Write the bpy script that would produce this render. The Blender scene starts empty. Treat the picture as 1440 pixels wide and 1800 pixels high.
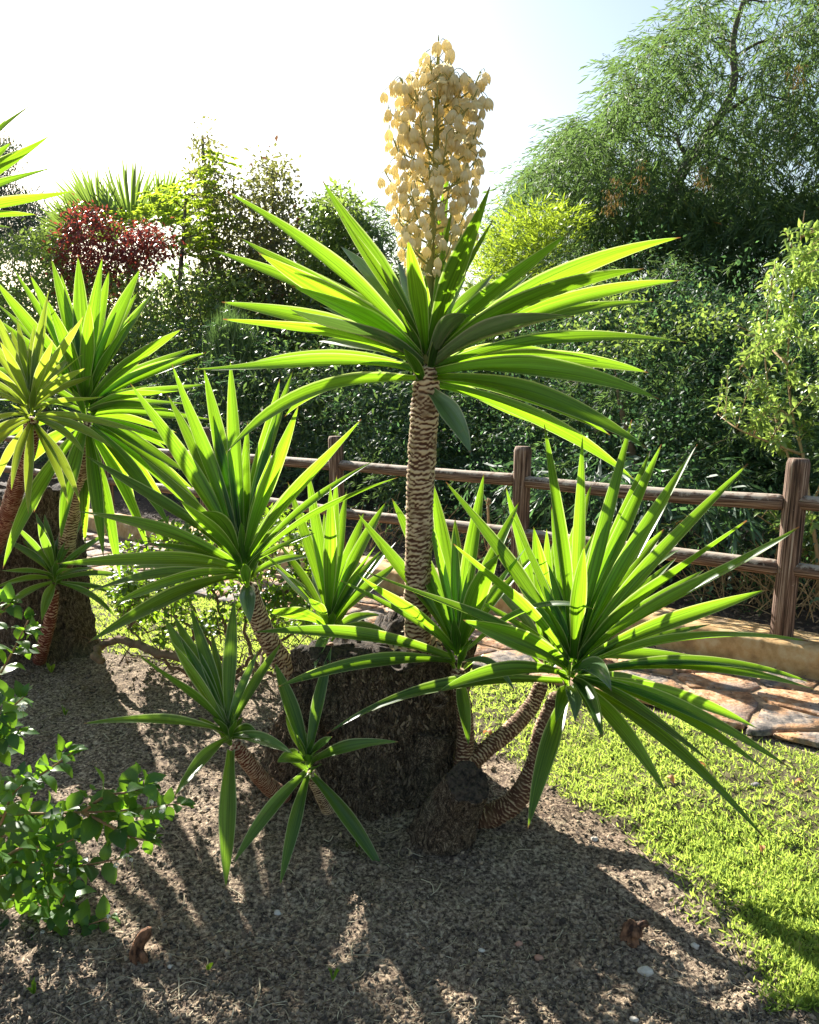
import bpy, math, random
import numpy as np
from mathutils import Vector

random.seed(7)
rng = np.random.default_rng(7)
scene = bpy.context.scene
COL = scene.collection

# ------------------------------------------------------------------ camera
PITCH = math.atan(220.0 / 1440.0)
CAM = np.array([0.0, 0.0, 1.6])
cam_data = bpy.data.cameras.new("camera")
cam_data.sensor_fit = 'HORIZONTAL'
cam_data.sensor_width = 36.0
cam_data.lens = 36.0
cam_data.clip_start = 0.05
cam_data.clip_end = 2000.0
cam = bpy.data.objects.new("camera", cam_data)
COL.objects.link(cam)
cam.location = CAM
cam.rotation_euler = (math.pi / 2 - PITCH, 0, 0)
scene.camera = cam

# ------------------------------------------------------------------ sky and sun
SUN_EL = math.radians(29.5)
SUN_AZ = math.radians(29.5)          # to the left of straight ahead
world = bpy.data.worlds.new("World")
scene.world = world
world.use_nodes = True
wn = world.node_tree
wn.nodes.clear()
sky = wn.nodes.new("ShaderNodeTexSky")
sky.sky_type = 'NISHITA'
sky.sun_disc = False
sky.sun_elevation = SUN_EL
sky.sun_rotation = -SUN_AZ
sky.air_density = 1.25
sky.dust_density = 1.3
sky.ozone_density = 0.2
bg = wn.nodes.new("ShaderNodeBackground")
bg.inputs["Strength"].default_value = 0.052
wo = wn.nodes.new("ShaderNodeOutputWorld")
wn.links.new(sky.outputs[0], bg.inputs["Color"])
wn.links.new(bg.outputs[0], wo.inputs["Surface"])

sd = bpy.data.lights.new("sun", 'SUN')
sd.energy = 5.0
sd.angle = math.radians(0.55)
sd.color = (1.0, 0.95, 0.86)
so = bpy.data.objects.new("sun", sd)
COL.objects.link(so)
SDIR = Vector((-math.sin(SUN_AZ) * math.cos(SUN_EL), math.cos(SUN_AZ) * math.cos(SUN_EL), math.sin(SUN_EL)))
so.rotation_euler = SDIR.to_track_quat('Z', 'Y').to_euler()
so.location = (-5, 20, 20)

scene.view_settings.view_transform = 'Standard'
scene.view_settings.look = 'None'
scene.view_settings.exposure = 1.88
scene.view_settings.gamma = 1.0
scene.view_settings.use_curve_mapping = False
scene.render.engine = 'CYCLES'
scene.cycles.max_bounces = 10
scene.cycles.diffuse_bounces = 5
scene.cycles.transmission_bounces = 8
scene.cycles.sample_clamp_indirect = 6.0

# ------------------------------------------------------------------ photo geometry
CP, SP = math.cos(PITCH), math.sin(PITCH)


def ray(px, py):
    a = (px - 720.0) / 1440.0
    b = (py - 900.0) / 1440.0
    return np.array([a, CP - b * SP, -SP - b * CP])


def P(px, py, y):                     # point at horizontal distance y
    r = ray(px, py)
    return CAM + r * (y / r[1])


def G(px, py, z=0.0):                 # point on the level z
    r = ray(px, py)
    return CAM + r * ((z - CAM[2]) / r[2])


def Pv(px, py, y):                    # vectorised
    a = (np.asarray(px) - 720.0) / 1440.0
    b = (np.asarray(py) - 900.0) / 1440.0
    r = np.stack([a, CP - b * SP, -SP - b * CP], -1)
    return CAM + r * (np.asarray(y) / r[..., 1])[..., None]


def unit(v):
    v = np.asarray(v, float)
    return v / (np.linalg.norm(v) + 1e-12)


# ------------------------------------------------------------------ noise
def _h(ix, iy, iz):
    n = (ix.astype(np.int64) * 374761393 + iy.astype(np.int64) * 668265263 + iz.astype(np.int64) * 2147483647 // 7)
    n = (n ^ (n >> 13)) * 1274126177
    n = n ^ (n >> 16)
    return (n & 0xffffff).astype(np.float64) / float(0xffffff)


def vnoise(p):
    p = np.asarray(p, float)
    f = np.floor(p)
    i = f.astype(np.int64)
    t = p - f
    t = t * t * (3 - 2 * t)
    r = 0
    for dx in (0, 1):
        for dy in (0, 1):
            for dz in (0, 1):
                w = (t[..., 0] if dx else 1 - t[..., 0]) * (t[..., 1] if dy else 1 - t[..., 1]) * (t[..., 2] if dz else 1 - t[..., 2])
                r = r + w * _h(i[..., 0] + dx, i[..., 1] + dy, i[..., 2] + dz)
    return r * 2 - 1


def fbm(p, o=4, lac=2.1, g=0.5):
    s, a, q = 0, 1.0, np.asarray(p, float)
    for k in range(o):
        s = s + a * vnoise(q + 13.7 * k)
        q = q * lac
        a *= g
    return s


# ------------------------------------------------------------------ mesh helpers
def make_mesh(name, verts, faces, luv=None, mats=(), smooth=True, fmat=None):
    """faces: list of int arrays, each (n, k)"""
    verts = np.asarray(verts, np.float32)
    if isinstance(faces, np.ndarray):
        faces = [faces]
    faces = [f for f in faces if len(f)]
    me = bpy.data.meshes.new(name)
    nl = sum(f.size for f in faces)
    nf = sum(len(f) for f in faces)
    me.vertices.add(len(verts))
    me.vertices.foreach_set("co", verts.ravel())
    me.loops.add(nl)
    me.loops.foreach_set("vertex_index", np.concatenate([f.ravel() for f in faces]).astype(np.int32))
    me.polygons.add(nf)
    tot = np.concatenate([np.full(len(f), f.shape[1]) for f in faces])
    st = np.concatenate([[0], np.cumsum(tot)[:-1]]).astype(np.int32)
    me.polygons.foreach_set("loop_start", st)
    if smooth:
        me.polygons.foreach_set("use_smooth", np.ones(nf, bool))
    for m in mats:
        me.materials.append(m)
    if fmat is not None:
        me.polygons.foreach_set("material_index", np.asarray(fmat, np.int32))
    if luv is not None:
        at = me.attributes.new("luv", 'FLOAT_VECTOR', 'POINT')
        at.data.foreach_set("vector", np.asarray(luv, np.float32).ravel())
    me.update(calc_edges=True)
    me.validate()
    return me


def obj(name, me, parent=None, loc=None, kind=None, label=None, cat=None, group=None):
    o = bpy.data.objects.new(name, me)
    COL.objects.link(o)
    if parent is not None:
        o.parent = parent
    if loc is not None:
        o.location = loc
    if kind:
        o["kind"] = kind
    if label:
        o["label"] = label
    if cat:
        o["category"] = cat
    if group:
        o["group"] = group
    return o


def thing(name, label, cat, loc=(0, 0, 0), group=None):
    o = bpy.data.objects.new(name, None)
    o.empty_display_size = 0.1
    COL.objects.link(o)
    o.location = loc
    o["label"] = label
    o["category"] = cat
    if group:
        o["group"] = group
    return o


class Bag:                            # joins pieces into one mesh; verts are world minus origin
    def __init__(self, origin=(0, 0, 0)):
        self.v, self.f, self.l, self.m, self.n = [], [], [], [], 0
        self.o = np.asarray(origin, float)

    def add(self, v, faces, luv=None, mi=0):
        v = np.asarray(v, float)
        if isinstance(faces, np.ndarray):
            faces = [faces]
        self.v.append(v - self.o)
        self.l.append(np.zeros((len(v), 3)) if luv is None else luv)
        for f in faces:
            if len(f):
                self.f.append(np.asarray(f) + self.n)
                self.m.append(np.full(len(f), mi))
        self.n += len(v)

    def mesh(self, name, mats, smooth=True):
        order = sorted(range(len(self.f)), key=lambda i: self.f[i].shape[1])
        fs = [self.f[i] for i in order]
        ms = np.concatenate([self.m[i] for i in order])
        return make_mesh(name, np.concatenate(self.v), fs, np.concatenate(self.l), mats, smooth, ms)


def spline(pts, n):
    pts = np.asarray(pts, float)
    if len(pts) == 2:
        t = np.linspace(0, 1, n)[:, None]
        return pts[0] * (1 - t) + pts[1] * t
    q = np.vstack([2 * pts[0] - pts[1], pts, 2 * pts[-1] - pts[-2]])
    out = []
    T = np.linspace(0, len(pts) - 1, n)
    for t in T:
        i = min(int(t), len(pts) - 2)
        u = t - i
        a, b, c, d = q[i], q[i + 1], q[i + 2], q[i + 3]
        out.append(0.5 * (2 * b + (c - a) * u + (2 * a - 5 * b + 4 * c - d) * u * u + (3 * b - a - 3 * c + d) * u ** 3))
    return np.array(out)


def tube(path, rad, seg=8, cap=True, disp=None):
    """disp(theta, s, k) -> factor array. Returns verts, faces, theta, s"""
    path = np.asarray(path, float)
    n = len(path)
    rad = np.broadcast_to(np.asarray(rad, float), (n,))
    tan = np.gradient(path, axis=0)
    tan /= np.linalg.norm(tan, axis=1)[:, None] + 1e-12
    s = np.concatenate([[0], np.cumsum(np.linalg.norm(np.diff(path, axis=0), axis=1))])
    ref = np.array([1.0, 0, 0]) if abs(tan[0][0]) < 0.8 else np.array([0, 1.0, 0])
    u = unit(np.cross(tan[0], ref))
    U = []
    for k in range(n):
        u = unit(u - tan[k] * np.dot(u, tan[k]))
        U.append(u)
    U = np.array(U)
    V = np.cross(tan, U)
    th = np.linspace(0, 2 * math.pi, seg, endpoint=False)
    R = np.repeat(rad[:, None], seg, 1)
    TH = np.repeat(th[None], n, 0)
    S = np.repeat(s[:, None], seg, 1)
    if disp is not None:
        R = R * disp(TH, S)
    v = path[:, None] + R[..., None] * (np.cos(TH)[..., None] * U[:, None] + np.sin(TH)[..., None] * V[:, None])
    v = v.reshape(-1, 3)
    i = np.arange(n - 1)[:, None] * seg
    j = np.arange(seg)[None]
    j2 = (j + 1) % seg
    f = np.stack([i + j, i + j2, i + seg + j2, i + seg + j], -1).reshape(-1, 4)
    fs = [f]
    if cap:
        v = np.vstack([v, path[0], path[-1]])
        a = len(v) - 2
        jj = np.arange(seg)
        fs.append(np.stack([np.full(seg, a), (jj + 1) % seg, jj], -1))
        fs.append(np.stack([np.full(seg, a + 1), (n - 1) * seg + jj, (n - 1) * seg + (jj + 1) % seg], -1))
        TH = np.append(TH.ravel(), [0, 0])
        S = np.append(S.ravel(), [0, s[-1]])
    return v, fs, TH.ravel(), S.ravel()


def rot_frames(dirs, ups):
    """columns: side, dir, normal"""
    d = dirs / (np.linalg.norm(dirs, axis=1)[:, None] + 1e-9)
    s = np.cross(d, ups)
    s /= np.linalg.norm(s, axis=1)[:, None] + 1e-9
    n = np.cross(s, d)
    return np.stack([s, d, n], -1)


def scatter(proto, pos, R, sc, rnd=None):
    pv, pf, pl = proto
    n, m = len(pos), len(pv)
    sc = np.asarray(sc, float)
    if sc.ndim == 1:
        sc = np.repeat(sc[:, None], 3, 1)
    v = np.einsum('nij,nmj->nmi', R, pv[None] * sc[:, None]) + pos[:, None]
    if rnd is None:
        rnd = rng.random(n)
    luv = np.empty((n, m, 3))
    luv[..., :2] = pl[None]
    luv[..., 2] = rnd[:, None]
    fs = [(f[None] + (np.arange(n) * m)[:, None, None]).reshape(-1, f.shape[1]) for f in pf]
    return v.reshape(-1, 3), fs, luv.reshape(-1, 3)


# leaf prototypes: x across, y along (0..1), z normal
def proto_simple(w=0.5, bend=0.12, fold=0.1, mid=0.45):
    v = np.array([[0, 0, 0], [w / 2, mid, bend + fold], [0, 1, 0], [-w / 2, mid, bend + fold], [0, mid * 1.05, bend]])
    f = np.array([[0, 1, 4], [1, 2, 4], [2, 3, 4], [3, 0, 4]])
    l = np.array([[0, 0], [1, mid], [0, 1], [-1, mid], [0, mid]])
    return v, [f], l


def proto_flat(w=0.5, bend=0.1, mid=0.4):
    v = np.array([[0, 0, 0], [w / 2, mid, bend], [0, 1, 0], [-w / 2, mid, bend]])
    return v, [np.array([[0, 1, 3], [1, 2, 3]])], np.array([[0, 0], [1, mid], [0, 1], [-1, mid]])


def proto_long(w=0.09, curve=0.12):
    v = np.array([[0, 0, 0], [w / 2 + curve * .6, .33, 0], [w / 2 + curve, .68, .02], [curve * .4, 1, -.05], [-w / 2 + curve, .68, .02], [-w / 2 + curve * .6, .33, 0]])
    return v, [np.array([[0, 1, 5], [4, 2, 3]]), np.array([[5, 1, 2, 4]])], np.array([[0, 0], [1, .33], [1, .68], [0, 1], [-1, .68], [-1, .33]])


def broad_leaf(w=0.62, ny=7, bend=0.14, serr=0.0, fold=.16):
    ys = np.linspace(0, 1, ny)
    V, L = [], []
    for k, y in enumerate(ys):
        prof = math.sin(math.pi * min(1, y ** 0.72)) ** 0.85 if 0 < y < 1 else 0.03
        hw = w / 2 * prof * (1 + (serr if k % 2 else -serr))
        z = bend * math.sin(math.pi * y) - .1 * y * y
        for u in (-1, -.5, 0, .5, 1):
            V.append([u * hw, y, z + fold * hw * abs(u) * 1.2])
            L.append([u, y])
    F = []
    for k in range(ny - 1):
        for j in range(4):
            a = k * 5 + j
            F.append([a, a + 1, a + 6, a + 5])
    return np.array(V), [np.array(F)], np.array(L)


# ------------------------------------------------------------------ materials
def new_mat(name):
    m = bpy.data.materials.new(name)
    m.use_nodes = True
    nt = m.node_tree
    nt.nodes.clear()
    out = nt.nodes.new("ShaderNodeOutputMaterial")
    return m, nt, out


def N(nt, typ, **kw):
    n = nt.nodes.new(typ)
    for k, v in kw.items():
        if k in n.inputs:
            n.inputs[k].default_value = v
        else:
            setattr(n, k, v)
    return n


def ramp(nt, fac, stops):
    r = nt.nodes.new("ShaderNodeValToRGB")
    el = r.color_ramp.elements
    while len(el) < len(stops):
        el.new(0.5)
    for e, (p, c) in zip(el, stops):
        e.position = p
        e.color = tuple(c) + (1,) if len(c) == 3 else c
    nt.links.new(fac, r.inputs[0])
    return r.outputs[0]


def mixc(nt, a, b, fac, typ='MIX'):
    m = nt.nodes.new("ShaderNodeMix")
    m.data_type = 'RGBA'
    m.blend_type = typ
    for sock, val in ((m.inputs[0], fac), (m.inputs[6], a), (m.inputs[7], b)):
        if hasattr(val, 'links'):
            nt.links.new(val, sock)
        elif isinstance(val, (int, float)):
            sock.default_value = val
        else:
            sock.default_value = tuple(val) + (1,)
    return m.outputs[2]


def math_(nt, op, a, b=0.0, c=0.0):
    m = nt.nodes.new("ShaderNodeMath")
    m.operation = op
    for k, v in enumerate((a, b, c)):
        if hasattr(v, 'links'):
            nt.links.new(v, m.inputs[k])
        else:
            m.inputs[k].default_value = v
    return m.outputs[0]


def leaf_material(name, dark, light, trans, tfac=0.5, rough=0.4, stripes=0.0, margin=None, tip=None, spec=0.5, extra=None, blotch=0.0, tvar=0.75):
    """dark/light: reflected colours, varied per leaf; trans: transmitted tint"""
    m, nt, out = new_mat(name)
    at = N(nt, "ShaderNodeAttribute", attribute_name="luv")
    sep = N(nt, "ShaderNodeSeparateXYZ")
    nt.links.new(at.outputs["Vector"], sep.inputs[0])
    u, v, r = sep.outputs
    stops = [(0.0, dark), (1.0, light)]
    if extra:
        stops = [(0.0, dark), (0.85, light)] + extra
    col = ramp(nt, r, stops)
    tl = ramp(nt, r, [(0.0, tuple(c * tvar for c in trans)), (1.0, trans)] if not extra else [(0.0, tuple(c * 0.8 for c in trans)), (0.85, trans)] + extra)
    if stripes:
        cmb = N(nt, "ShaderNodeCombineXYZ")
        nt.links.new(math_(nt, 'MULTIPLY', u, 7.0), cmb.inputs[0])
        nt.links.new(math_(nt, 'MULTIPLY', v, 1.6), cmb.inputs[1])
        nt.links.new(math_(nt, 'MULTIPLY', r, 37.0), cmb.inputs[2])
        no = N(nt, "ShaderNodeTexNoise", Scale=1.0, Detail=4.0)
        nt.links.new(cmb.outputs[0], no.inputs["Vector"])
        k = ramp(nt, no.outputs[0], [(0.3, (1 - stripes,) * 3), (0.7, (1 + stripes * 0.4,) * 3)])
        col = mixc(nt, col, k, 1.0, 'MULTIPLY')
        tl = mixc(nt, tl, k, 1.0, 'MULTIPLY')
        # younger, yellower towards the base
        yb = ramp(nt, v, [(0.0, (1.15, 1.1, 0.9)), (0.25, (1, 1, 1))])
        col = mixc(nt, col, yb, 1.0, 'MULTIPLY')
    if blotch:
        no = N(nt, "ShaderNodeTexNoise", Scale=28.0, Detail=3.0)
        tc = N(nt, "ShaderNodeTexCoord")
        nt.links.new(tc.outputs["Object"], no.inputs["Vector"])
        k = ramp(nt, no.outputs[0], [(0.66, (0, 0, 0)), (0.74, (1, 1, 1))])
        kk = math_(nt, 'MULTIPLY', k, blotch)
        col = mixc(nt, col, (0.22, 0.17, 0.06), kk)
    au = math_(nt, 'ABSOLUTE', u)
    if margin:
        mk = ramp(nt, au, [(0.86, (0, 0, 0)), (0.97, (1, 1, 1))])
        mf = math_(nt, 'MULTIPLY', mk, 0.75)
        col = mixc(nt, col, margin, mf)
        tl = mixc(nt, tl, margin, mf)
    else:                              # midrib
        mk = ramp(nt, au, [(0.0, (1.3, 1.3, 1.1)), (0.12, (1, 1, 1))])
        col = mixc(nt, col, mk, 1.0, 'MULTIPLY')
    if tip:
        tk = ramp(nt, v, [(0.965, (0, 0, 0)), (0.99, (1, 1, 1))])
        col = mixc(nt, col, tip, tk)
        tl = mixc(nt, tl, tip, tk)
    pb = N(nt, "ShaderNodeBsdfPrincipled")
    pb.inputs["Roughness"].default_value = rough
    pb.inputs["Specular IOR Level"].default_value = spec
    nt.links.new(col, pb.inputs["Base Color"])
    tr = N(nt, "ShaderNodeBsdfTranslucent")
    nt.links.new(tl, tr.inputs["Color"])
    mx = N(nt, "ShaderNodeMixShader")
    mx.inputs[0].default_value = tfac
    nt.links.new(pb.outputs[0], mx.inputs[1])
    nt.links.new(tr.outputs[0], mx.inputs[2])
    nt.links.new(mx.outputs[0], out.inputs["Surface"])
    if stripes:
        bmp = N(nt, "ShaderNodeBump", Strength=0.25, Distance=0.003)
        nt.links.new(no.outputs[0], bmp.inputs["Height"]) if False else None
    return m


def solid_material(name, stops, scale=(8, 8, 8), rough=0.9, bump=0.5, dist=0.01, detail=8.0, dirt=None, spec=0.2, coord="Object"):
    m, nt, out = new_mat(name)
    tc = N(nt, "ShaderNodeTexCoord")
    mp = N(nt, "ShaderNodeMapping")
    mp.inputs["Scale"].default_value = scale
    nt.links.new(tc.outputs[coord], mp.inputs[0])
    no = N(nt, "ShaderNodeTexNoise", Scale=1.0, Detail=detail, Roughness=0.62)
    nt.links.new(mp.outputs[0], no.inputs["Vector"])
    col = ramp(nt, no.outputs[0], stops)
    if dirt:
        n2 = N(nt, "ShaderNodeTexNoise", Scale=dirt[1], Detail=6.0, Roughness=0.6)
        nt.links.new(tc.outputs[coord], n2.inputs["Vector"])
        k = ramp(nt, n2.outputs[0], [(dirt[2], (0, 0, 0)), (dirt[3], (1, 1, 1))])
        col = mixc(nt, col, dirt[0], k)
    pb = N(nt, "ShaderNodeBsdfPrincipled", Roughness=rough)
    pb.inputs["Specular IOR Level"].default_value = spec
    nt.links.new(col, pb.inputs["Base Color"])
    b = N(nt, "ShaderNodeBump", Strength=bump, Distance=dist)
    nt.links.new(no.outputs[0], b.inputs["Height"])
    nt.links.new(b.outputs[0], pb.inputs["Normal"])
    nt.links.new(pb.outputs[0], out.inputs["Surface"])
    return m


M = {}
M['yucca'] = leaf_material("yucca_leaf", (0.022, 0.078, 0.016), (0.045, 0.125, 0.022), (0.38, 0.72, 0.020), 0.50, 0.40, 0.55, (0.60, 0.68, 0.25), (0.18, 0.08, 0.03), 0.5, blotch=0.35, tvar=.55)
M['yucca_pale'] = leaf_material("yucca_leaf_yellowish", (0.08, 0.14, 0.03), (0.14, 0.20, 0.04), (0.48, 0.64, 0.04), 0.48, 0.38, 0.30, (0.62, 0.62, 0.3), (0.25, 0.14, 0.05), 0.5)
M['yucca_small'] = leaf_material("yucca_leaf_young", (0.05, 0.13, 0.02), (0.09, 0.19, 0.03), (0.30, 0.55, 0.03), 0.42, 0.36, 0.45, (0.55, 0.60, 0.3), (0.35, 0.22, 0.10), 0.5, blotch=0.5)
M['yucca_grey'] = leaf_material("yucca_leaf_old", (0.07, 0.13, 0.06), (0.11, 0.17, 0.09), (0.16, 0.30, 0.04), 0.25, 0.22, 0.25, (0.45, 0.46, 0.3), (0.2, 0.1, 0.05), 0.7, blotch=0.4)
M['lantana'] = leaf_material("lantana_leaf", (0.02, 0.07, 0.025), (0.08, 0.19, 0.03), (0.34, 0.66, 0.03), 0.40, 0.42, 0.0, None, None, 0.4, tvar=0.35)
M['bush'] = leaf_material("bush_leaf", (0.03, 0.085, 0.02), (0.06, 0.14, 0.025), (0.42, 0.70, 0.03), 0.42, 0.4, tvar=.4)
M['privet'] = leaf_material("pale_shrub_leaf", (0.12, 0.20, 0.06), (0.22, 0.31, 0.09), (0.50, 0.70, 0.12), 0.40, 0.35)
M['wattle'] = leaf_material("wattle_leaf", (0.03, 0.065, 0.04), (0.08, 0.12, 0.05), (0.20, 0.33, 0.08), 0.38, 0.6, spec=.2, tvar=.5, extra=[(0.96, (0.14, 0.16, 0.04)), (1.0, (0.28, 0.11, 0.04))])
M['wattle_lime'] = leaf_material("lime_shrub_leaf", (0.06, 0.13, 0.02), (0.15, 0.22, 0.03), (0.48, 0.64, 0.04), 0.45, 0.5)
M['hedge'] = leaf_material("hedge_leaf", (0.028, 0.070, 0.050), (0.085, 0.16, 0.085), (0.18, 0.38, 0.11), 0.36, 0.55, tvar=.2)
M['hedge2'] = leaf_material("undergrowth_leaf", (0.03, 0.065, 0.035), (0.10, 0.16, 0.06), (0.24, 0.40, 0.08), 0.36, 0.5, tvar=.2)
M['red'] = leaf_material("red_leaf", (0.07, 0.02, 0.03), (0.15, 0.035, 0.035), (0.38, 0.07, 0.05), 0.45, 0.35, extra=[(1.0, (0.30, 0.12, 0.05))])
M['pinnate'] = leaf_material("pinnate_leaf", (0.08, 0.14, 0.02), (0.14, 0.20, 0.03), (0.60, 0.80, 0.05), 0.5, 0.45)
M['brownish'] = leaf_material("sparse_tree_leaf", (0.05, 0.06, 0.03), (0.10, 0.10, 0.045), (0.30, 0.32, 0.08), 0.4, 0.4, extra=[(1.0, (0.16, 0.08, 0.04))])
M['olive'] = leaf_material("mixed_tree_leaf", (0.05, 0.09, 0.035), (0.10, 0.15, 0.045), (0.34, 0.48, 0.08), 0.42, 0.4)
M['conifer'] = leaf_material("conifer_leaf", (0.04, 0.06, 0.05), (0.07, 0.09, 0.07), (0.08, 0.12, 0.06), 0.25, 0.5)
M['palm'] = leaf_material("fan_palm_leaf", (0.05, 0.09, 0.03), (0.08, 0.13, 0.04), (0.30, 0.45, 0.06), 0.35, 0.35)
M['broom'] = leaf_material("broom_stalk", (0.05, 0.10, 0.04), (0.09, 0.15, 0.05), (0.2, 0.35, 0.08), 0.3, 0.5)
M['grass'] = leaf_material("grass_blade", (0.09, 0.17, 0.03), (0.20, 0.28, 0.06), (0.58, 0.74, 0.12), 0.45, 0.5, extra=[(1.0, (0.42, 0.36, 0.16))])
M['petal'] = leaf_material("cream_petal", (0.78, 0.70, 0.43), (0.86, 0.80, 0.58), (1.0, 0.85, 0.48), 0.50, 0.5, blotch=.25, tvar=.8, spec=.25) if True else leaf_material("x", (0.78, 0.68, 0.40), (0.86, 0.78, 0.54), (1.0, 0.82, 0.42), 0.48, 0.5, spec=0.25)
M['white'] = leaf_material("white_petal", (0.75, 0.74, 0.68), (0.8, 0.8, 0.75), (0.8, 0.8, 0.6), 0.35, 0.6)
M['stalk'] = solid_material("flower_stalk_skin", [(0.3, (0.20, 0.22, 0.06)), (0.7, (0.34, 0.32, 0.12))], (40, 40, 8), 0.6, 0.2, 0.002)
M['straw'] = leaf_material("dry_straw", (0.30, 0.24, 0.14), (0.55, 0.48, 0.33), (0.5, 0.4, 0.2), 0.1, 0.8)
M['chip'] = leaf_material("bark_chip", (0.035, 0.025, 0.018), (0.22, 0.16, 0.105), (0.1, 0.08, 0.05), 0.0, 0.9)
M['clod'] = leaf_material("soil_clod", (0.04, 0.03, 0.022), (0.34, 0.26, 0.18), (0.1, 0.08, 0.05), 0.0, 0.95)
M['bark_dark'] = solid_material("old_yucca_bark", [(0.3, (0.03, 0.022, 0.016)), (0.48, (0.12, 0.085, 0.055)), (0.68, (0.32, 0.23, 0.145))], (34, 34, 11), 0.95, 1.0, 0.03, dirt=((0.26, 0.19, 0.10), 5.0, 0.55, 0.8))
M['cut'] = solid_material("charred_cut_wood", [(0.36, (0.012, 0.010, 0.008)), (0.62, (0.085, 0.062, 0.045))], (60, 60, 60), 0.9, 0.8, 0.01)
M['twig'] = solid_material("branch_bark", [(0.3, (0.10, 0.065, 0.04)), (0.7, (0.26, 0.18, 0.11))], (20, 20, 20), 0.9, 0.5, 0.005)
M['twig_pale'] = solid_material("pale_branch_bark", [(0.3, (0.26, 0.18, 0.09)), (0.7, (0.46, 0.33, 0.18))], (20, 20, 8), 0.8, 0.4, 0.004)
M['twig_red'] = solid_material("lantana_branch", [(0.3, (0.20, 0.10, 0.05)), (0.7, (0.36, 0.22, 0.10))], (40, 40, 40), 0.7, 0.3, 0.002)
M['trunk_grey'] = solid_material("grey_trunk_bark", [(0.3, (0.07, 0.06, 0.05)), (0.7, (0.20, 0.17, 0.14))], (12, 12, 4), 0.9, 0.6, 0.01)
M['stone_grey'] = solid_material("slate_flagstone", [(0.38, (0.06, 0.056, 0.054)), (0.5, (0.15, 0.13, 0.115)), (0.62, (0.27, 0.22, 0.17))], (26, 26, 26), 0.8, 1.0, 0.012, dirt=((0.42, 0.23, 0.11), 5.0, 0.48, 0.62))
M['stone_orange'] = solid_material("ochre_flagstone", [(0.38, (0.20, 0.105, 0.055)), (0.5, (0.38, 0.20, 0.095)), (0.62, (0.44, 0.31, 0.20))], (26, 26, 26), 0.85, 1.0, 0.012, dirt=((0.26, 0.22, 0.2), 4.0, 0.5, 0.7))
M['mortar'] = solid_material("sandy_mortar", [(0.35, (0.16, 0.11, 0.07)), (0.62, (0.42, 0.29, 0.17))], (30, 30, 30), 0.95, 0.6, 0.006)
M['kerb'] = solid_material("ochre_concrete", [(0.3, (0.30, 0.18, 0.075)), (0.5, (0.48, 0.31, 0.14)), (0.7, (0.56, 0.43, 0.25))], (14, 14, 14), 0.9, 0.6, 0.008, dirt=((0.20, 0.14, 0.09), 4.0, 0.56, 0.75))


def bark_mat():
    m, nt, out = new_mat("fissured_bark")
    tc = N(nt, "ShaderNodeTexCoord")
    nz = N(nt, "ShaderNodeTexNoise", Scale=9.0, Detail=5.0)
    nt.links.new(tc.outputs["Object"], nz.inputs["Vector"])
    wv = N(nt, "ShaderNodeVectorMath")
    wv.operation = 'MULTIPLY_ADD'
    nt.links.new(nz.outputs["Color"], wv.inputs[0])
    wv.inputs[1].default_value = (.10, .10, .10)
    nt.links.new(tc.outputs["Object"], wv.inputs[2])
    mp = N(nt, "ShaderNodeMapping")
    mp.inputs["Scale"].default_value = (38, 38, 15)
    nt.links.new(wv.outputs[0], mp.inputs[0])
    vo = N(nt, "ShaderNodeTexVoronoi", feature='DISTANCE_TO_EDGE')
    nt.links.new(mp.outputs[0], vo.inputs["Vector"])
    no = N(nt, "ShaderNodeTexNoise", Scale=2.0, Detail=9.0, Roughness=.7)
    nt.links.new(mp.outputs[0], no.inputs["Vector"])
    c = ramp(nt, no.outputs[0], [(.36, (.05, .038, .03)), (.5, (.22, .16, .11)), (.63, (.50, .39, .27))])
    k = ramp(nt, vo.outputs["Distance"], [(.0, (.3, .28, .26)), (.14, (1, 1, 1))])
    c = mixc(nt, c, k, 1.0, 'MULTIPLY')
    n2 = N(nt, "ShaderNodeTexNoise", Scale=4.0, Detail=4.0)
    nt.links.new(tc.outputs["Object"], n2.inputs["Vector"])
    c = mixc(nt, c, (.16, .17, .12), ramp(nt, n2.outputs[0], [(.55, (0, 0, 0)), (.75, (.5, .5, .5))]))
    pb = N(nt, "ShaderNodeBsdfPrincipled", Roughness=.95)
    pb.inputs["Specular IOR Level"].default_value = .15
    nt.links.new(c, pb.inputs["Base Color"])
    h = math_(nt, 'ADD', math_(nt, 'MULTIPLY', no.outputs[0], .8), math_(nt, 'MINIMUM', math_(nt, 'MULTIPLY', vo.outputs["Distance"], 3.0), .6))
    bp = N(nt, "ShaderNodeBump", Strength=1.0, Distance=.02)
    nt.links.new(h, bp.inputs["Height"])
    nt.links.new(bp.outputs[0], pb.inputs["Normal"])
    nt.links.new(pb.outputs[0], out.inputs["Surface"])
    return m


M['bark_dark'] = bark_mat()


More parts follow.
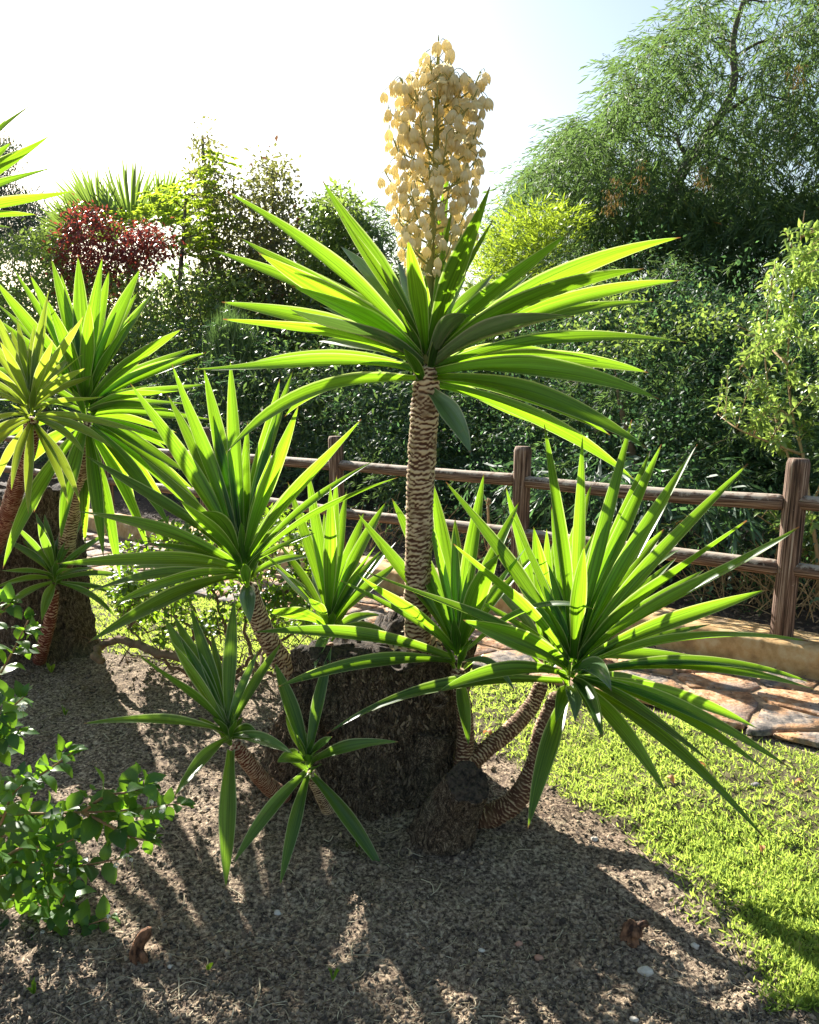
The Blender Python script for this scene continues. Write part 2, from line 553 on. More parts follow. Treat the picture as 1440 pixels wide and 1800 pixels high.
def soil_mat():
    m, nt, out = new_mat("garden_soil")
    tc = N(nt, "ShaderNodeTexCoord")
    n1 = N(nt, "ShaderNodeTexNoise", Scale=2.2, Detail=6.0)
    n2 = N(nt, "ShaderNodeTexNoise", Scale=70.0, Detail=8.0, Roughness=0.7)
    n3 = N(nt, "ShaderNodeTexNoise", Scale=16.0, Detail=6.0)
    for n in (n1, n2, n3):
        nt.links.new(tc.outputs["Object"], n.inputs["Vector"])
    c = ramp(nt, n2.outputs[0], [(0.37, (0.035, 0.025, 0.020)), (0.47, (0.15, 0.11, 0.078)), (0.56, (0.38, 0.295, 0.205)), (0.68, (0.66, 0.55, 0.40))])
    k = ramp(nt, n1.outputs[0], [(0.35, (0.70, 0.66, 0.64)), (0.65, (1.0, 1.0, 1.0))])
    c = mixc(nt, c, k, 1.0, 'MULTIPLY')
    c = mixc(nt, c, (0.14, 0.10, 0.08), ramp(nt, n3.outputs[0], [(0.58, (0, 0, 0)), (0.7, (0.6, 0.6, 0.6))]))
    at = N(nt, "ShaderNodeAttribute", attribute_name="luv")
    sep = N(nt, "ShaderNodeSeparateXYZ")
    nt.links.new(at.outputs["Vector"], sep.inputs[0])
    c = mixc(nt, c, (0.10, 0.085, 0.045), sep.outputs[0])        # under the grass
    c = mixc(nt, c, (0.07, 0.055, 0.045), sep.outputs[1])        # leaf mould behind the kerb
    pb = N(nt, "ShaderNodeBsdfPrincipled", Roughness=0.95)
    pb.inputs["Specular IOR Level"].default_value = 0.15
    nt.links.new(c, pb.inputs["Base Color"])
    b = N(nt, "ShaderNodeBump", Strength=0.8, Distance=0.008)
    nt.links.new(n2.outputs[0], b.inputs["Height"])
    nt.links.new(b.outputs[0], pb.inputs["Normal"])
    nt.links.new(pb.outputs[0], out.inputs["Surface"])
    return m


M['soil'] = soil_mat()


def scar_mat(name, pale, dark, mid):
    m, nt, out = new_mat(name)
    at = N(nt, "ShaderNodeAttribute", attribute_name="luv")
    sep = N(nt, "ShaderNodeSeparateXYZ")
    nt.links.new(at.outputs["Vector"], sep.inputs[0])
    tc = N(nt, "ShaderNodeTexCoord")
    no = N(nt, "ShaderNodeTexNoise", Scale=60.0, Detail=5.0)
    nt.links.new(tc.outputs["Object"], no.inputs["Vector"])
    f = math_(nt, 'ADD', sep.outputs[0], math_(nt, 'MULTIPLY', math_(nt, 'SUBTRACT', no.outputs[0], 0.5), 0.5))
    c = ramp(nt, f, [(0.22, dark), (0.42, mid), (0.62, pale), (1.0, tuple(min(1, x * 1.15) for x in pale))])
    # older part of a stem is browner
    c2 = ramp(nt, f, [(0.25, dark), (0.75, mid), (0.95, tuple(x * .7 for x in pale))])
    c = mixc(nt, c, c2, sep.outputs[1])
    n9 = N(nt, "ShaderNodeTexNoise", Scale=16.0, Detail=6.0)
    nt.links.new(tc.outputs["Object"], n9.inputs["Vector"])
    c = mixc(nt, c, tuple(x * .55 for x in mid), ramp(nt, n9.outputs[0], [(.50, (0, 0, 0)), (.66, (.75, .75, .75))]))
    pb = N(nt, "ShaderNodeBsdfPrincipled", Roughness=0.85)
    pb.inputs["Specular IOR Level"].default_value = 0.2
    nt.links.new(c, pb.inputs["Base Color"])
    b = N(nt, "ShaderNodeBump", Strength=0.5, Distance=0.004)
    nt.links.new(no.outputs[0], b.inputs["Height"])
    nt.links.new(b.outputs[0], pb.inputs["Normal"])
    nt.links.new(pb.outputs[0], out.inputs["Surface"])
    return m


M['scar'] = scar_mat("ringed_yucca_stem", (0.58, 0.45, 0.29), (0.085, 0.038, 0.024), (0.27, 0.16, 0.09))
M['scar_red'] = scar_mat("reddish_yucca_stem", (0.50, 0.36, 0.24), (0.10, 0.025, 0.015), (0.28, 0.09, 0.05))


def wood_mat(name, pale_amt):
    m, nt, out = new_mat(name)
    at = N(nt, "ShaderNodeAttribute", attribute_name="luv")   # (around, along, random)
    sep = N(nt, "ShaderNodeSeparateXYZ")
    nt.links.new(at.outputs["Vector"], sep.inputs[0])
    cmb = N(nt, "ShaderNodeCombineXYZ")
    nt.links.new(math_(nt, 'MULTIPLY', math_(nt, 'SINE', sep.outputs[0]), 5.0), cmb.inputs[0])
    nt.links.new(math_(nt, 'MULTIPLY', sep.outputs[1], 2.5), cmb.inputs[1])
    nt.links.new(math_(nt, 'ADD', math_(nt, 'MULTIPLY', math_(nt, 'COSINE', sep.outputs[0]), 7.0), math_(nt, 'MULTIPLY', sep.outputs[2], 50)), cmb.inputs[2])
    no = N(nt, "ShaderNodeTexNoise", Scale=1.0, Detail=8.0, Roughness=0.65)
    nt.links.new(cmb.outputs[0], no.inputs["Vector"])
    c = ramp(nt, no.outputs[0], [(0.36, (0.025, 0.017, 0.013)), (0.47, (0.11, 0.065, 0.045)), (0.56, (0.24, 0.155, 0.11)), (0.68, (0.46, 0.37, 0.29))])
    tc = N(nt, "ShaderNodeTexCoord")
    n2 = N(nt, "ShaderNodeTexNoise", Scale=14.0, Detail=8.0, Roughness=0.7)
    nt.links.new(tc.outputs["Object"], n2.inputs["Vector"])
    ge = N(nt, "ShaderNodeNewGeometry")
    sn = N(nt, "ShaderNodeSeparateXYZ")
    nt.links.new(ge.outputs["Normal"], sn.inputs[0])
    # bleached, flaking upper side of the rails
    k = math_(nt, 'ADD', n2.outputs[0], math_(nt, 'MULTIPLY', sn.outputs[2], pale_amt))
    kk = ramp(nt, k, [(0.62, (0, 0, 0)), (0.72, (1, 1, 1))])
    c = mixc(nt, c, (0.46, 0.39, 0.31), math_(nt, 'MULTIPLY', kk, 0.85))
    pb = N(nt, "ShaderNodeBsdfPrincipled", Roughness=0.85)
    pb.inputs["Specular IOR Level"].default_value = 0.2
    nt.links.new(c, pb.inputs["Base Color"])
    b = N(nt, "ShaderNodeBump", Strength=0.8, Distance=0.006)
    nt.links.new(no.outputs[0], b.inputs["Height"])
    nt.links.new(b.outputs[0], pb.inputs["Normal"])
    nt.links.new(pb.outputs[0], out.inputs["Surface"])
    return m


M['post'] = wood_mat("weathered_post_wood", 0.02)
M['rail'] = wood_mat("weathered_rail_wood", 0.26)

# ------------------------------------------------------------------ layout of the fence line
P1 = np.array([2.08, 4.60])
FT = unit([-0.779, 0.627])            # along the fence, away to the left
FN = np.array([-FT[1], FT[0]])
if FN @ np.array([0, -1]) < 0:
    FN = -FN                          # towards the camera
KZ = 0.18
QF, QB = 0.13, -0.21                  # kerb front and back
PAVE = 1.10


def fen(u, q):
    return P1 + FT * u + FN * q


def qof(x, y):
    return (x - P1[0]) * FN[0] + (y - P1[1]) * FN[1]


def uof(x, y):
    return (x - P1[0]) * FT[0] + (y - P1[1]) * FT[1]


BED = np.array([G(a, b)[:2] for a, b in [(1345, 1830), (1290, 1720), (1232, 1620), (1150, 1535), (1065, 1462), (965, 1400), (885, 1345), (840, 1290),
                                          (740, 1235), (640, 1205), (460, 1195), (300, 1172), (130, 1140), (0, 1122)]] +
               [[-6.0, 5.6], [-7.0, 2.0], [-5.0, -3.0], [1.5, -3.0], [1.05, 1.2]])


def inside(poly, x, y):
    c = np.zeros(x.shape, bool)
    n = len(poly)
    for i in range(n):
        x1, y1 = poly[i]
        x2, y2 = poly[(i + 1) % n]
        t = ((y1 > y) != (y2 > y)) & (x < (x2 - x1) * (y - y1) / (y2 - y1 + 1e-12) + x1)
        c ^= t
    return c


def edge_dist(poly, x, y):
    d = np.full(x.shape, 1e9)
    n = len(poly)
    for i in range(n):
        a, b = poly[i], poly[(i + 1) % n]
        ab = b - a
        t = np.clip(((x - a[0]) * ab[0] + (y - a[1]) * ab[1]) / (ab @ ab), 0, 1)
        d = np.minimum(d, np.hypot(x - a[0] - t * ab[0], y - a[1] - t * ab[1]))
    return d


def lawn_mask(x, y):
    """positive where grass grows"""
    d = edge_dist(BED, x, y)
    s = np.where(inside(BED, x, y), -d, d)
    s = s + 0.06 * fbm(np.stack([x * 4, y * 4, x * 0], -1), 3)
    q = qof(x, y)
    return np.where(q > PAVE - 0.02, s, -1.0)


def ground_h(x, y):
    q = qof(x, y)
    p = np.stack([x, y, x * 0], -1)
    h = 0.012 * fbm(p * 3.0, 3) + 0.009 * fbm(p * 17.0, 3) + 0.004 * fbm(p * 60.0, 2)
    # heaped earth round the old stump
    h = h + 0.045 * np.exp(-(((x + 0.1) / 0.75) ** 2 + ((y - 3.05) / 0.6) ** 2)) + 0.03 * np.exp(-(((x + 2.3) / 0.6) ** 2 + ((y - 4.7) / 0.5) ** 2))
    flat = np.clip((PAVE + 0.12 - q) / 0.1, 0, 1)
    h = h * (1 - flat) - 0.015 * flat
    back = np.clip((-QB * 0 + (QB + 0.06) - q) / 0.05, 0, 1)
    rise = np.clip((-q - 0.5) * 0.06, 0, 1.2)
    h = h * (1 - back) + back * (0.13 + rise + 0.02 * fbm(p * 2.5, 3) + 0.012 * fbm(p * 14, 2))
    return h


def build_ground():
    def axis(a, b, step, lo, hi):
        mid = np.arange(a, b, step)
        g = 1.22
        r, s, x = [], step, b
        while x < hi:
            r.append(x)
            s *= g
            x += s
        r.append(hi)
        l, s, x = [], step, a - step
        while x > lo:
            l.append(x)
            s *= g
            x -= s
        l.append(lo)
        return np.concatenate([l[::-1], mid, r])
    xs = axis(-2.7, 2.6, 0.014, -300, 300)
    ys = axis(1.6, 6.0, 0.014, -60, 500)
    X, Y = np.meshgrid(xs, ys)
    Z = ground_h(X, Y)
    lm = np.clip(lawn_mask(X, Y) / 0.05, 0, 1)
    bk = np.clip((QB - qof(X, Y)) / 0.05, 0, 1)
    nx, ny = len(xs), len(ys)
    i = np.arange(ny - 1)[:, None] * nx
    j = np.arange(nx - 1)[None]
    f = np.stack([i + j, i + j + 1, i + nx + j + 1, i + nx + j], -1).reshape(-1, 4)
    me = make_mesh("ground", np.stack([X, Y, Z], -1).reshape(-1, 3), f, np.stack([lm, bk, lm * 0], -1).reshape(-1, 3), [M['soil']])
    obj("ground", me, kind="structure")


build_ground()


# ------------------------------------------------------------------ kerb
def build_kerb():
    us = np.arange(-5, 22, 0.05)
    prof = [(QF + 0.01, -0.08), (QF + 0.004, 0.06), (QF, KZ - 0.02), (QF - 0.018, KZ), (QF - 0.11, KZ + 0.004), (QF - 0.22, KZ + 0.002), (QB + 0.02, KZ), (QB, KZ - 0.02), (QB, -0.08)]
    V = []
    for u in us:
        for q, z in prof:
            p = fen(u, q)
            V.append([p[0], p[1], z])
    V = np.array(V)
    n = 0.007 * fbm(V * 4.0, 3) + 0.005 * fbm(V * 22, 3)
    V[:, 2] += n * (V[:, 2] > 0.1)
    V[:, 0] += n * FN[0] * 1.2
    V[:, 1] += n * FN[1] * 1.2
    k = len(prof)
    i = np.arange(len(us) - 1)[:, None] * k
    j = np.arange(k - 1)[None]
    f = np.stack([i + j, i + k + j, i + k + j + 1, i + j + 1], -1).reshape(-1, 4)
    obj("kerb", make_mesh("kerb", V, f, None, [M['kerb']]), kind="structure")


build_kerb()


# ------------------------------------------------------------------ crazy paving: every flagstone a piece
def build_pavement():
    us = np.arange(-3.5, 21, 0.1)
    V = []
    qs = np.linspace(QF - 0.02, PAVE - 0.03, 9)
    for u in us:
        for q in qs:
            p = fen(u, q + (0.05 * vnoise(np.array([u * 2.0, 0, 0])) if q > PAVE - 0.05 else 0))
            V.append([p[0], p[1], 0.012 + 0.004 * vnoise(np.array([p[0] * 9, p[1] * 9, 0]))])
    k = len(qs)
    i = np.arange(len(us) - 1)[:, None] * k
    j = np.arange(k - 1)[None]
    f = np.stack([i + j, i + j + 1, i + k + j + 1, i + k + j], -1).reshape(-1, 4)
    pav = obj("pavement", make_mesh("pavement", np.array(V), f[:, ::-1], None, [M['mortar']]), kind="structure")
    # voronoi flags in strip coordinates
    r = random.Random(5)
    seeds = []
    u = -2.6
    while u < 13:
        step = 0.33
        for q in (0.27, 0.52, 0.78, 1.0):
            if r.random() < 0.80:
                seeds.append((u + r.uniform(-.13, .13) + (0.16 if q in (.52, 1.0) else 0), q + r.uniform(-.09, .09)))
        u += step
    S = np.array(seeds)
    for a in range(len(S)):
        if not (-2.4 < S[a][0] < 12.6):
            continue
        q1 = PAVE - 0.02 + r.uniform(-.05, .10) if S[a][1] > .8 else PAVE
        poly = [(S[a][0] - 1, QF + 0.03), (S[a][0] + 1, QF + 0.03), (S[a][0] + 1, q1), (S[a][0] - 1, q1)]
        for b in range(len(S)):
            if b == a or abs(S[b][0] - S[a][0]) > 1.4:
                continue
            m = (S[a] + S[b]) / 2
            d = S[b] - S[a]
            out = []
            for k2 in range(len(poly)):
                p, q = np.array(poly[k2]), np.array(poly[(k2 + 1) % len(poly)])
                dp, dq = (p - m) @ d, (q - m) @ d
                if dp <= 0:
                    out.append(tuple(p))
                if (dp < 0) != (dq < 0) and abs(dp - dq) > 1e-9:
                    t = dp / (dp - dq)
                    out.append(tuple(p + (q - p) * t))
            poly = out
            if len(poly) < 3:
                break
        if len(poly) < 3:
            continue
        poly = np.array(poly)
        c = poly.mean(0)
        # subdivide edges with a little wobble
        pts = []
        for k2 in range(len(poly)):
            p, q = poly[k2], poly[(k2 + 1) % len(poly)]
            n = max(1, int(np.linalg.norm(q - p) / 0.09))
            for t in np.arange(n) / n:
                pts.append(p + (q - p) * t)
        pts = np.array(pts)
        dd = pts - c
        ln = np.linalg.norm(dd, axis=1)
        pts = c + dd * ((ln - 0.011 - 0.022 * np.abs(vnoise(np.stack([pts[:, 0] * 12, pts[:, 1] * 12, pts[:, 0] * 0], -1)))) / ln)[:, None]
        h = 0.019 + r.uniform(0, .008)
        tilt = np.array([r.uniform(-.012, .012), r.uniform(-.012, .012)])
        n = len(pts)
        V = []
        for sc, z in ((1.0, 0.0), (0.99, h - 0.004), (0.97, h), (0.55, h + 0.001)):
            w = c + (pts - c) * sc
            for p in w:
                xy = fen(p[0], p[1])
                V.append([xy[0], xy[1], z + ((p - c) @ tilt if z > 0.01 else 0) + (0.0025 * vnoise(np.array([xy[0] * 14, xy[1] * 14, 0])) if sc < 1 else 0)])
        xy = fen(*c)
        V.append([xy[0], xy[1], h + 0.001])
        V = np.array(V)
        o = np.array([xy[0], xy[1], 0])
        V = V - o
        F4 = []
        for lv in range(3):
            for k2 in range(n):
                F4.append([lv * n + k2, lv * n + (k2 + 1) % n, (lv + 1) * n + (k2 + 1) % n, (lv + 1) * n + k2])
        F3 = [[3 * n + k2, 3 * n + (k2 + 1) % n, 4 * n] for k2 in range(n)]
        # orientation of strip coordinates is mirrored
        me = make_mesh("flagstone", V, [np.array(F4)[:, ::-1], np.array(F3)[:, ::-1]], None, [M['stone_orange'] if r.random() < .42 else M['stone_grey']], smooth=False)
        obj("stone", me, pav, loc=o)


build_pavement()


# ------------------------------------------------------------------ wooden fence
def wood_log(path, r0, r1, seg, seed, crack=True, mat='post', n=40, rounded=True):
    pts = spline(path, n)
    rad = np.linspace(r0, r1, n)
    if rounded:
        rad[0] *= 0.86
        rad[-1] *= 0.86
    ph = seed * 2.3

    def disp(th, s):
        d = 1 + 0.035 * fbm(np.stack([np.cos(th) * 1.5, np.sin(th) * 1.5, s * 2 + seed * 9], -1), 3) + 0.018 * fbm(np.stack([np.cos(th) * 9, np.sin(th) * 9, s * 5 + seed], -1), 2)
        if crack:
            w = np.abs(((th - ph + 0.25 * np.sin(s * 3 + seed)) + math.pi) % (2 * math.pi) - math.pi)
            d = d - 0.30 * np.clip(1 - w / 0.10, 0, 1)
        return d
    v, f, th, s = tube(pts, rad, seg, True, disp)
    return v, f, np.stack([th, s, np.full_like(s, seed * 0.137 % 1)], -1)


def build_fence():
    base = fen(0, 0)
    root = thing("wooden_fence", "weathered brown post and rail fence standing on the low concrete kerb", "fence", (base[0], base[1], KZ))
    o = np.array([base[0], base[1], KZ])
    sp = 1.755
    for k in range(-2, 9):
        xy = fen(k * sp - .075, 0)
        lean = 0.03 if k == 0 else 0.014 * math.sin(k * 2.1)
        p0 = np.array([xy[0], xy[1], KZ - 0.03])
        p1 = np.array([xy[0] + lean, xy[1], 1.205 + 0.012 * math.sin(k * 5)])
        seed = {0: 2.02}.get(k, k + 3.3)
        v, f, l = wood_log([p0, (p0 + p1) / 2, p1], 0.063, 0.061, 36, seed, True)
        oo = p0
        po = obj("post", make_mesh("post", v - oo, f, l, [M['post']]), root, loc=oo - o)
        if k < 8:
            for z in (0.955, 0.575):
                a, b = fen(k * sp - .04, 0), fen((k + 1) * sp - .11, 0)
                rr = random.Random(k * 10 + int(z * 10))
                za, zb = z + rr.uniform(-.012, .012), z + rr.uniform(-.012, .012)
                pa = np.array([a[0], a[1], za])
                pb_ = np.array([b[0], b[1], zb])
                mid = (pa + pb_) / 2 + np.array([0, 0, rr.uniform(-.015, .004)])
                v, f, l = wood_log([pa, mid, pb_], 0.044 + rr.uniform(-.003, .003), 0.041, 24, k * 2.7 + z + 5, rr.random() < .5, n=60)
                obj("rail", make_mesh("rail", v - pa, f, l, [M['rail']]), root, loc=pa - o)


build_fence()


# ------------------------------------------------------------------ yucca building blocks
def ring_stem(pts, radii, spacing=0.016, seg=40, seed=0, jag=0.5, old=0.0, depth=0.13):
    """ringed stem; returns verts, faces, luv"""
    pts = np.asarray(pts, float)
    L = np.linalg.norm(np.diff(pts, axis=0), axis=1).sum()
    n = max(12, int(L / spacing * 5))
    path = spline(pts, n)
    rad = np.interp(np.linspace(0, 1, n), np.linspace(0, 1, len(radii)), radii)
    rad[-8:] *= np.linspace(1, .25, 8)
    store = {}

    def disp(th, s):
        ct, st = np.cos(th), np.sin(th)
        w = jag * fbm(np.stack([ct * 2.6 + seed, st * 2.6, s / spacing * 0.35], -1), 3)
        w2 = 0.25 * vnoise(np.stack([ct * 9 + seed, st * 9, s / spacing * 0.6], -1))
        segn = np.floor(th / (2 * math.pi) * 5 + 0.8 * vnoise(np.stack([s / spacing * .5, th * 0, th * 0 + seed], -1)))
        ph = s / spacing + w * .8 + w2 + 0.45 * np.sin(segn * 2.4 + seed)
        rid = np.floor(ph)
        fr = ph - rid
        wd = 0.40 - 0.20 * old + 0.20 * vnoise(np.stack([ct * 3.1 + rid * 7.3, st * 3.1, rid * 3.7 + seed], -1)) + 0.10 * vnoise(np.stack([ct * 14 + rid, st * 14, rid * 1.7], -1))
        pale = np.clip(1.25 - np.abs(fr - 0.55) / np.clip(wd, .06, .48) * .9, 0, 1)
        store['pale'] = pale
        return 1 + depth * (pale * (0.55 + 0.45 * fr) - 0.5) + 0.05 * fbm(np.stack([ct * 2, st * 2, s * 30 + seed], -1), 2)
    v, f, th, s = tube(path, rad, seg, True, disp)
    pale = np.append(store['pale'].ravel(), [0.5, 0.5])
    tn = s / max(s.max(), 1e-6)
    oldv = np.clip(old * (1 - tn * 0.8) + 0.15 * vnoise(np.stack([s * 20, np.cos(th), np.sin(th)], -1)), 0, 1)
    return v, f, np.stack([pale, oldv, np.full_like(s, 0.5)], -1)


def yucca_leaf(base, tip, A, W, face=0.45, lift=0.30, bow=0.03, seed=0, nv=18, twist=0.0, curl=0.0):
    """A: stem axis; face: how far the blade turns its flat side to the viewer's side of the plant"""
    base, tip, A = np.asarray(base, float), np.asarray(tip, float), unit(A)
    D = tip - base
    L = np.linalg.norm(D)
    d = D / L
    up = unit(A * 0.6 + np.array([0, 0, 0.4]))
    perp = up - d * (up @ d)
    c1 = base + L * 0.28 * unit(d + perp * lift)
    c2 = base + L * 0.66 * d + perp * bow * L * 1.6
    t = np.linspace(0, 1, nv)
    t = t ** 0.92
    T = t[:, None]
    path = (1 - T) ** 3 * base + 3 * (1 - T) ** 2 * T * c1 + 3 * (1 - T) * T ** 2 * c2 + T ** 3 * tip
    if curl:                           # tip bends over and down
        path = path + np.array([0, 0, -1.0]) * curl * L * (np.clip(T - 0.45, 0, 1) ** 2) * 2.2
    tan = np.gradient(path, axis=0)
    tan /= np.linalg.norm(tan, axis=1)[:, None]
    nat = unit(np.cross(d, A) + 1e-6)
    view = unit(CAM - (base + tip) / 2)
    fs = np.cross(d, view)
    fs = unit(fs)
    if fs @ nat < 0:
        fs = -fs
    side0 = unit(nat * (1 - face) + fs * face)
    V, LU = [], []
    us = np.array([-1, -0.5, 0, 0.5, 1.0])
    for k in range(nv):
        tt = t[k]
        if tt < 0.5:
            x = tt / 0.5
            w = 0.46 + 0.54 * (x * x * (3 - 2 * x))
        else:
            x = (tt - 0.5) / 0.5
            w = (1 - x) * (1 + 0.80 * x)
        hw = W / 2 * max(w, 0.012)
        s = unit(side0 - tan[k] * (side0 @ tan[k]))
        n = np.cross(s, tan[k])
        if n @ A < 0:
            n = -n
        a = twist * (tt - 0.2)
        s, n = s * math.cos(a) + n * math.sin(a), n * math.cos(a) - s * math.sin(a)
        fold = 0.75 * (1 - tt) ** 1.1 + 0.22
        wob = 0.03 * math.sin(tt * 11 + seed * 3.1) * W
        for u in us:
            V.append(path[k] + s * (u * hw) + n * (fold * hw * abs(u) ** 1.6) + n * wob * u)
            LU.append([u, tt, 0])
    V, LU = np.array(V), np.array(LU)
    i = np.arange(nv - 1)[:, None] * 5
    j = np.arange(4)[None]
    F = np.stack([i + j, i + j + 1, i + 6 + j, i + 5 + j], -1).reshape(-1, 4)
    return V, F, LU


def leaf_tip(B, tx, ty, Lmax, sign, k=0.35, L=None):
    r = unit(ray(tx, ty))
    oc = CAM - B
    tc = -(oc @ r)
    near = CAM + r * tc                # closest point of the sight line to the base
    pl = np.linalg.norm(near - B)
    if L is None:
        L = pl + max(0.0, Lmax - pl) * k
    if L <= pl:
        return near
    return near + r * (math.sqrt(L * L - pl * pl) * sign)


def rosette(root, stem_obj, org, C, A, leaves, Lmax, W, mat='yucca', size=1.0, seed=0, fill=0, face=0.45):
    """leaves: (tipx, tipy, sign[, opts]); C, A world; children of stem_obj whose origin is org"""
    r = random.Random(seed)
    C, A = np.asarray(C, float), unit(A)
    out = []
    specs = [(l[0], l[1], l[2], l[3] if len(l) > 3 else {}) for l in leaves]
    for tx, ty, sg, o in specs:
        T0 = leaf_tip(C, tx, ty, Lmax, sg, o.get('k', 0.35), o.get('L'))
        dr = unit(T0 - C)
        c = dr @ A
        rad = dr - A * c
        h = o.get('h', 0.085 * c * size)
        B = C + A * h + unit(rad) * 0.026 * size * min(1, np.linalg.norm(rad) * 1.5)
        T = leaf_tip(B, tx, ty, Lmax, sg, o.get('k', 0.35), o.get('L'))
        w = W * o.get('w', r.uniform(.9, 1.08))
        out.append((B, T, w, o.get('face', min(.85, max(.1, face + r.uniform(-.2, .2)))), o.get('mat', mat), o.get('lift', .28), o.get('bow', r.uniform(-.01, .05)), o.get('curl', 0), o.get('twist', r.uniform(-.5, .5))))
    for k in range(fill):              # short inner and rear leaves
        az = k * 2.399 + seed
        el = math.radians(r.uniform(15, 82))
        X = unit(np.cross(A, [0.3, 1, 0.1]))
        Yv = np.cross(A, X)
        dr = X * math.cos(az) * math.cos(el) + Yv * math.sin(az) * math.cos(el) + A * math.sin(el)
        if dr[1] < -0.25:
            dr[1] *= -0.6
        dr = unit(dr)
        L = Lmax * r.uniform(.30, .74)
        c = dr @ A
        B = C + A * 0.085 * c * size + unit(dr - A * c) * 0.018 * size
        out.append((B, B + dr * L, W * r.uniform(.6, .9), .25, mat, .2, .02, 0, r.uniform(-.3, .3)))
    X = unit(np.cross(A, [0.3, 1, 0.1]))
    Yv = np.cross(A, X)
    for k in range(9):                 # young sheath leaves clasping the heart
        az = k * 2.399 + seed * .7
        el = math.radians(40 + 5 * k)
        dr = (X * math.cos(az) + Yv * math.sin(az)) * math.cos(el) + A * math.sin(el)
        B = C + A * (-0.045 + .012 * k) * size + unit(dr - A * (dr @ A)) * 0.020 * size
        out.append((B, B + dr * Lmax * r.uniform(.12, .28), W * r.uniform(.5, .75), .1, mat, .25, .03, 0, 0))
    for q, (B, T, w, fc, mt, lift, bow, curl, tw) in enumerate(out):
        v, f, l = yucca_leaf(B, T, A, w, fc, lift, bow, seed + q, curl=curl, twist=tw)
        l[:, 2] = r.random()
        obj("leaf", make_mesh("yucca_leaf", v - B, f, l, [M[mt]]), stem_obj, loc=B - org)


def px_path(pts):
    return [P(a, b, d) for a, b, d in pts]


def stem_part(root, org, pts, radii, seed, mat='scar', spacing=0.016, jag=0.5, old=0.3, depth=.13):
    path = px_path(pts)
    v, f, l = ring_stem(path, radii, spacing, 36, seed, jag, old, depth)
    o0 = np.array(path[0])
    so_ = obj("stem", make_mesh("stem", v - o0, f, l, [M[mat]]), root, loc=o0 - org)
    return so_, o0


# ------------------------------------------------------------------ the big yucca
ORG = np.array([-0.15, 3.12, 0.0])
BIG = thing("giant_yucca", "large many-headed yucca in the centre, with a tall cream flower spike and thick old base", "yucca", ORG)


def smin_field(P_, parts):
    """parts: capsules (a, b, ra, rb); returns signed distance, smooth"""
    k = 0.06
    acc = 0
    for a, b, ra, rb in parts:
        a, b = np.asarray(a, float), np.asarray(b, float)
        ab = b - a
        t = np.clip(((P_ - a) @ ab) / (ab @ ab), 0, 1)
        d = np.linalg.norm(P_ - a - t[..., None] * ab, axis=-1) - (ra + (rb - ra) * t)
        acc = acc + np.exp(-d / k)
    return -k * np.log(acc + 1e-30)


def build_stump(root, org, cx, cy, zmax, radii_fn, n_th=220, n_z=130, name="stump"):
    """radii_fn(theta, z01) -> radius; a star-shaped trunk with a rough cut top"""
    th = np.linspace(0, 2 * math.pi, n_th, endpoint=False)
    zz = np.linspace(0, 1, n_z)
    TH, ZZ = np.meshgrid(th, zz)
    R = radii_fn(TH, ZZ)
    zt = zmax(TH) if callable(zmax) else zmax + 0 * TH
    Z = -0.08 + ZZ * (zt + 0.08)
    p = np.stack([np.cos(TH) * 2.5, np.sin(TH) * 2.5, Z * 3], -1)
    vert = fbm(np.stack([np.cos(TH) * 13, np.sin(TH) * 13, Z * 5], -1), 4)
    fine = fbm(np.stack([np.cos(TH) * 34, np.sin(TH) * 34, Z * 22], -1), 3)
    R = R * (1 + 0.07 * fbm(p, 3)) + 0.020 * (np.abs(vert) * 1.6 - .5) + 0.010 * fine
    V = np.stack([cx + R * np.cos(TH), cy + R * np.sin(TH), Z + 0.01 * vert * (ZZ > .9)], -1).reshape(-1, 3)
    i = np.arange(n_z - 1)[:, None] * n_th
    j = np.arange(n_th)[None]
    F = [np.stack([i + j, i + (j + 1) % n_th, i + n_th + (j + 1) % n_th, i + n_th + j], -1).reshape(-1, 4)]
    # rough top: rings towards the middle
    last = V[-n_th:].copy()
    c = last.mean(0)
    rings = [last]
    nv = len(V)
    Vs = [V]
    base = (n_z - 1) * n_th
    prev = base
    for q, s in enumerate((0.94, 0.8, 0.6, 0.4, 0.2)):
        rr = c + (last - c) * s
        rr[:, 2] += (0.012 if q == 0 else 0.0) + 0.016 * fbm(rr * 25, 3) - 0.01 * (1 - s)
        Vs.append(rr)
        jj = np.arange(n_th)
        F.append(np.stack([prev + jj, prev + (jj + 1) % n_th, nv + (jj + 1) % n_th, nv + jj], -1))
        prev = nv
        nv += n_th
    Vs.append(c[None])
    jj = np.arange(n_th)
    F.append(np.stack([prev + jj, prev + (jj + 1) % n_th, np.full(n_th, nv)], -1))
    mi = [0] * (len(F[0])) + [1] * (len(F[1]) * (len(F) - 2)) + [1] * n_th
    V = np.concatenate(Vs)
    fl = F[:-1]
    me = make_mesh(name, V - org, [np.concatenate(fl), F[-1]], None, [M['bark_dark'], M['cut']], True, mi)
    return obj(name, me, root)


def big_r(th, z):
    # ellipse with bulges; front is -y (theta = -pi/2)
    r = 0.315 + 0 * th
    r = r + 0.05 * np.cos(2 * th)                       # wider than deep
    r = r + 0.05 * np.exp(-((np.cos(th - math.pi) - 1) ** 2) * 6) * (1 - z)
    flare = 0.11 * (1 - z) ** 3 * (1 + 0.35 * np.cos(5 * th + 1))
    step = -0.10 * np.exp(-((th - math.pi * 1.0) ** 2) * 3.5) * np.clip((z - 0.45) * 3, 0, 1)
    return r + flare + step + 0.03 * np.sin(3 * th + z * 2)


def big_top(th):
    c = np.cos(th)
    return 0.60 + 0.035 * np.sin(2 * th) + 0.02 * np.sin(7 * th) - 0.07 * np.clip(-c - .3, 0, 1) - 0.05 * np.clip(c - .5, 0, 1)


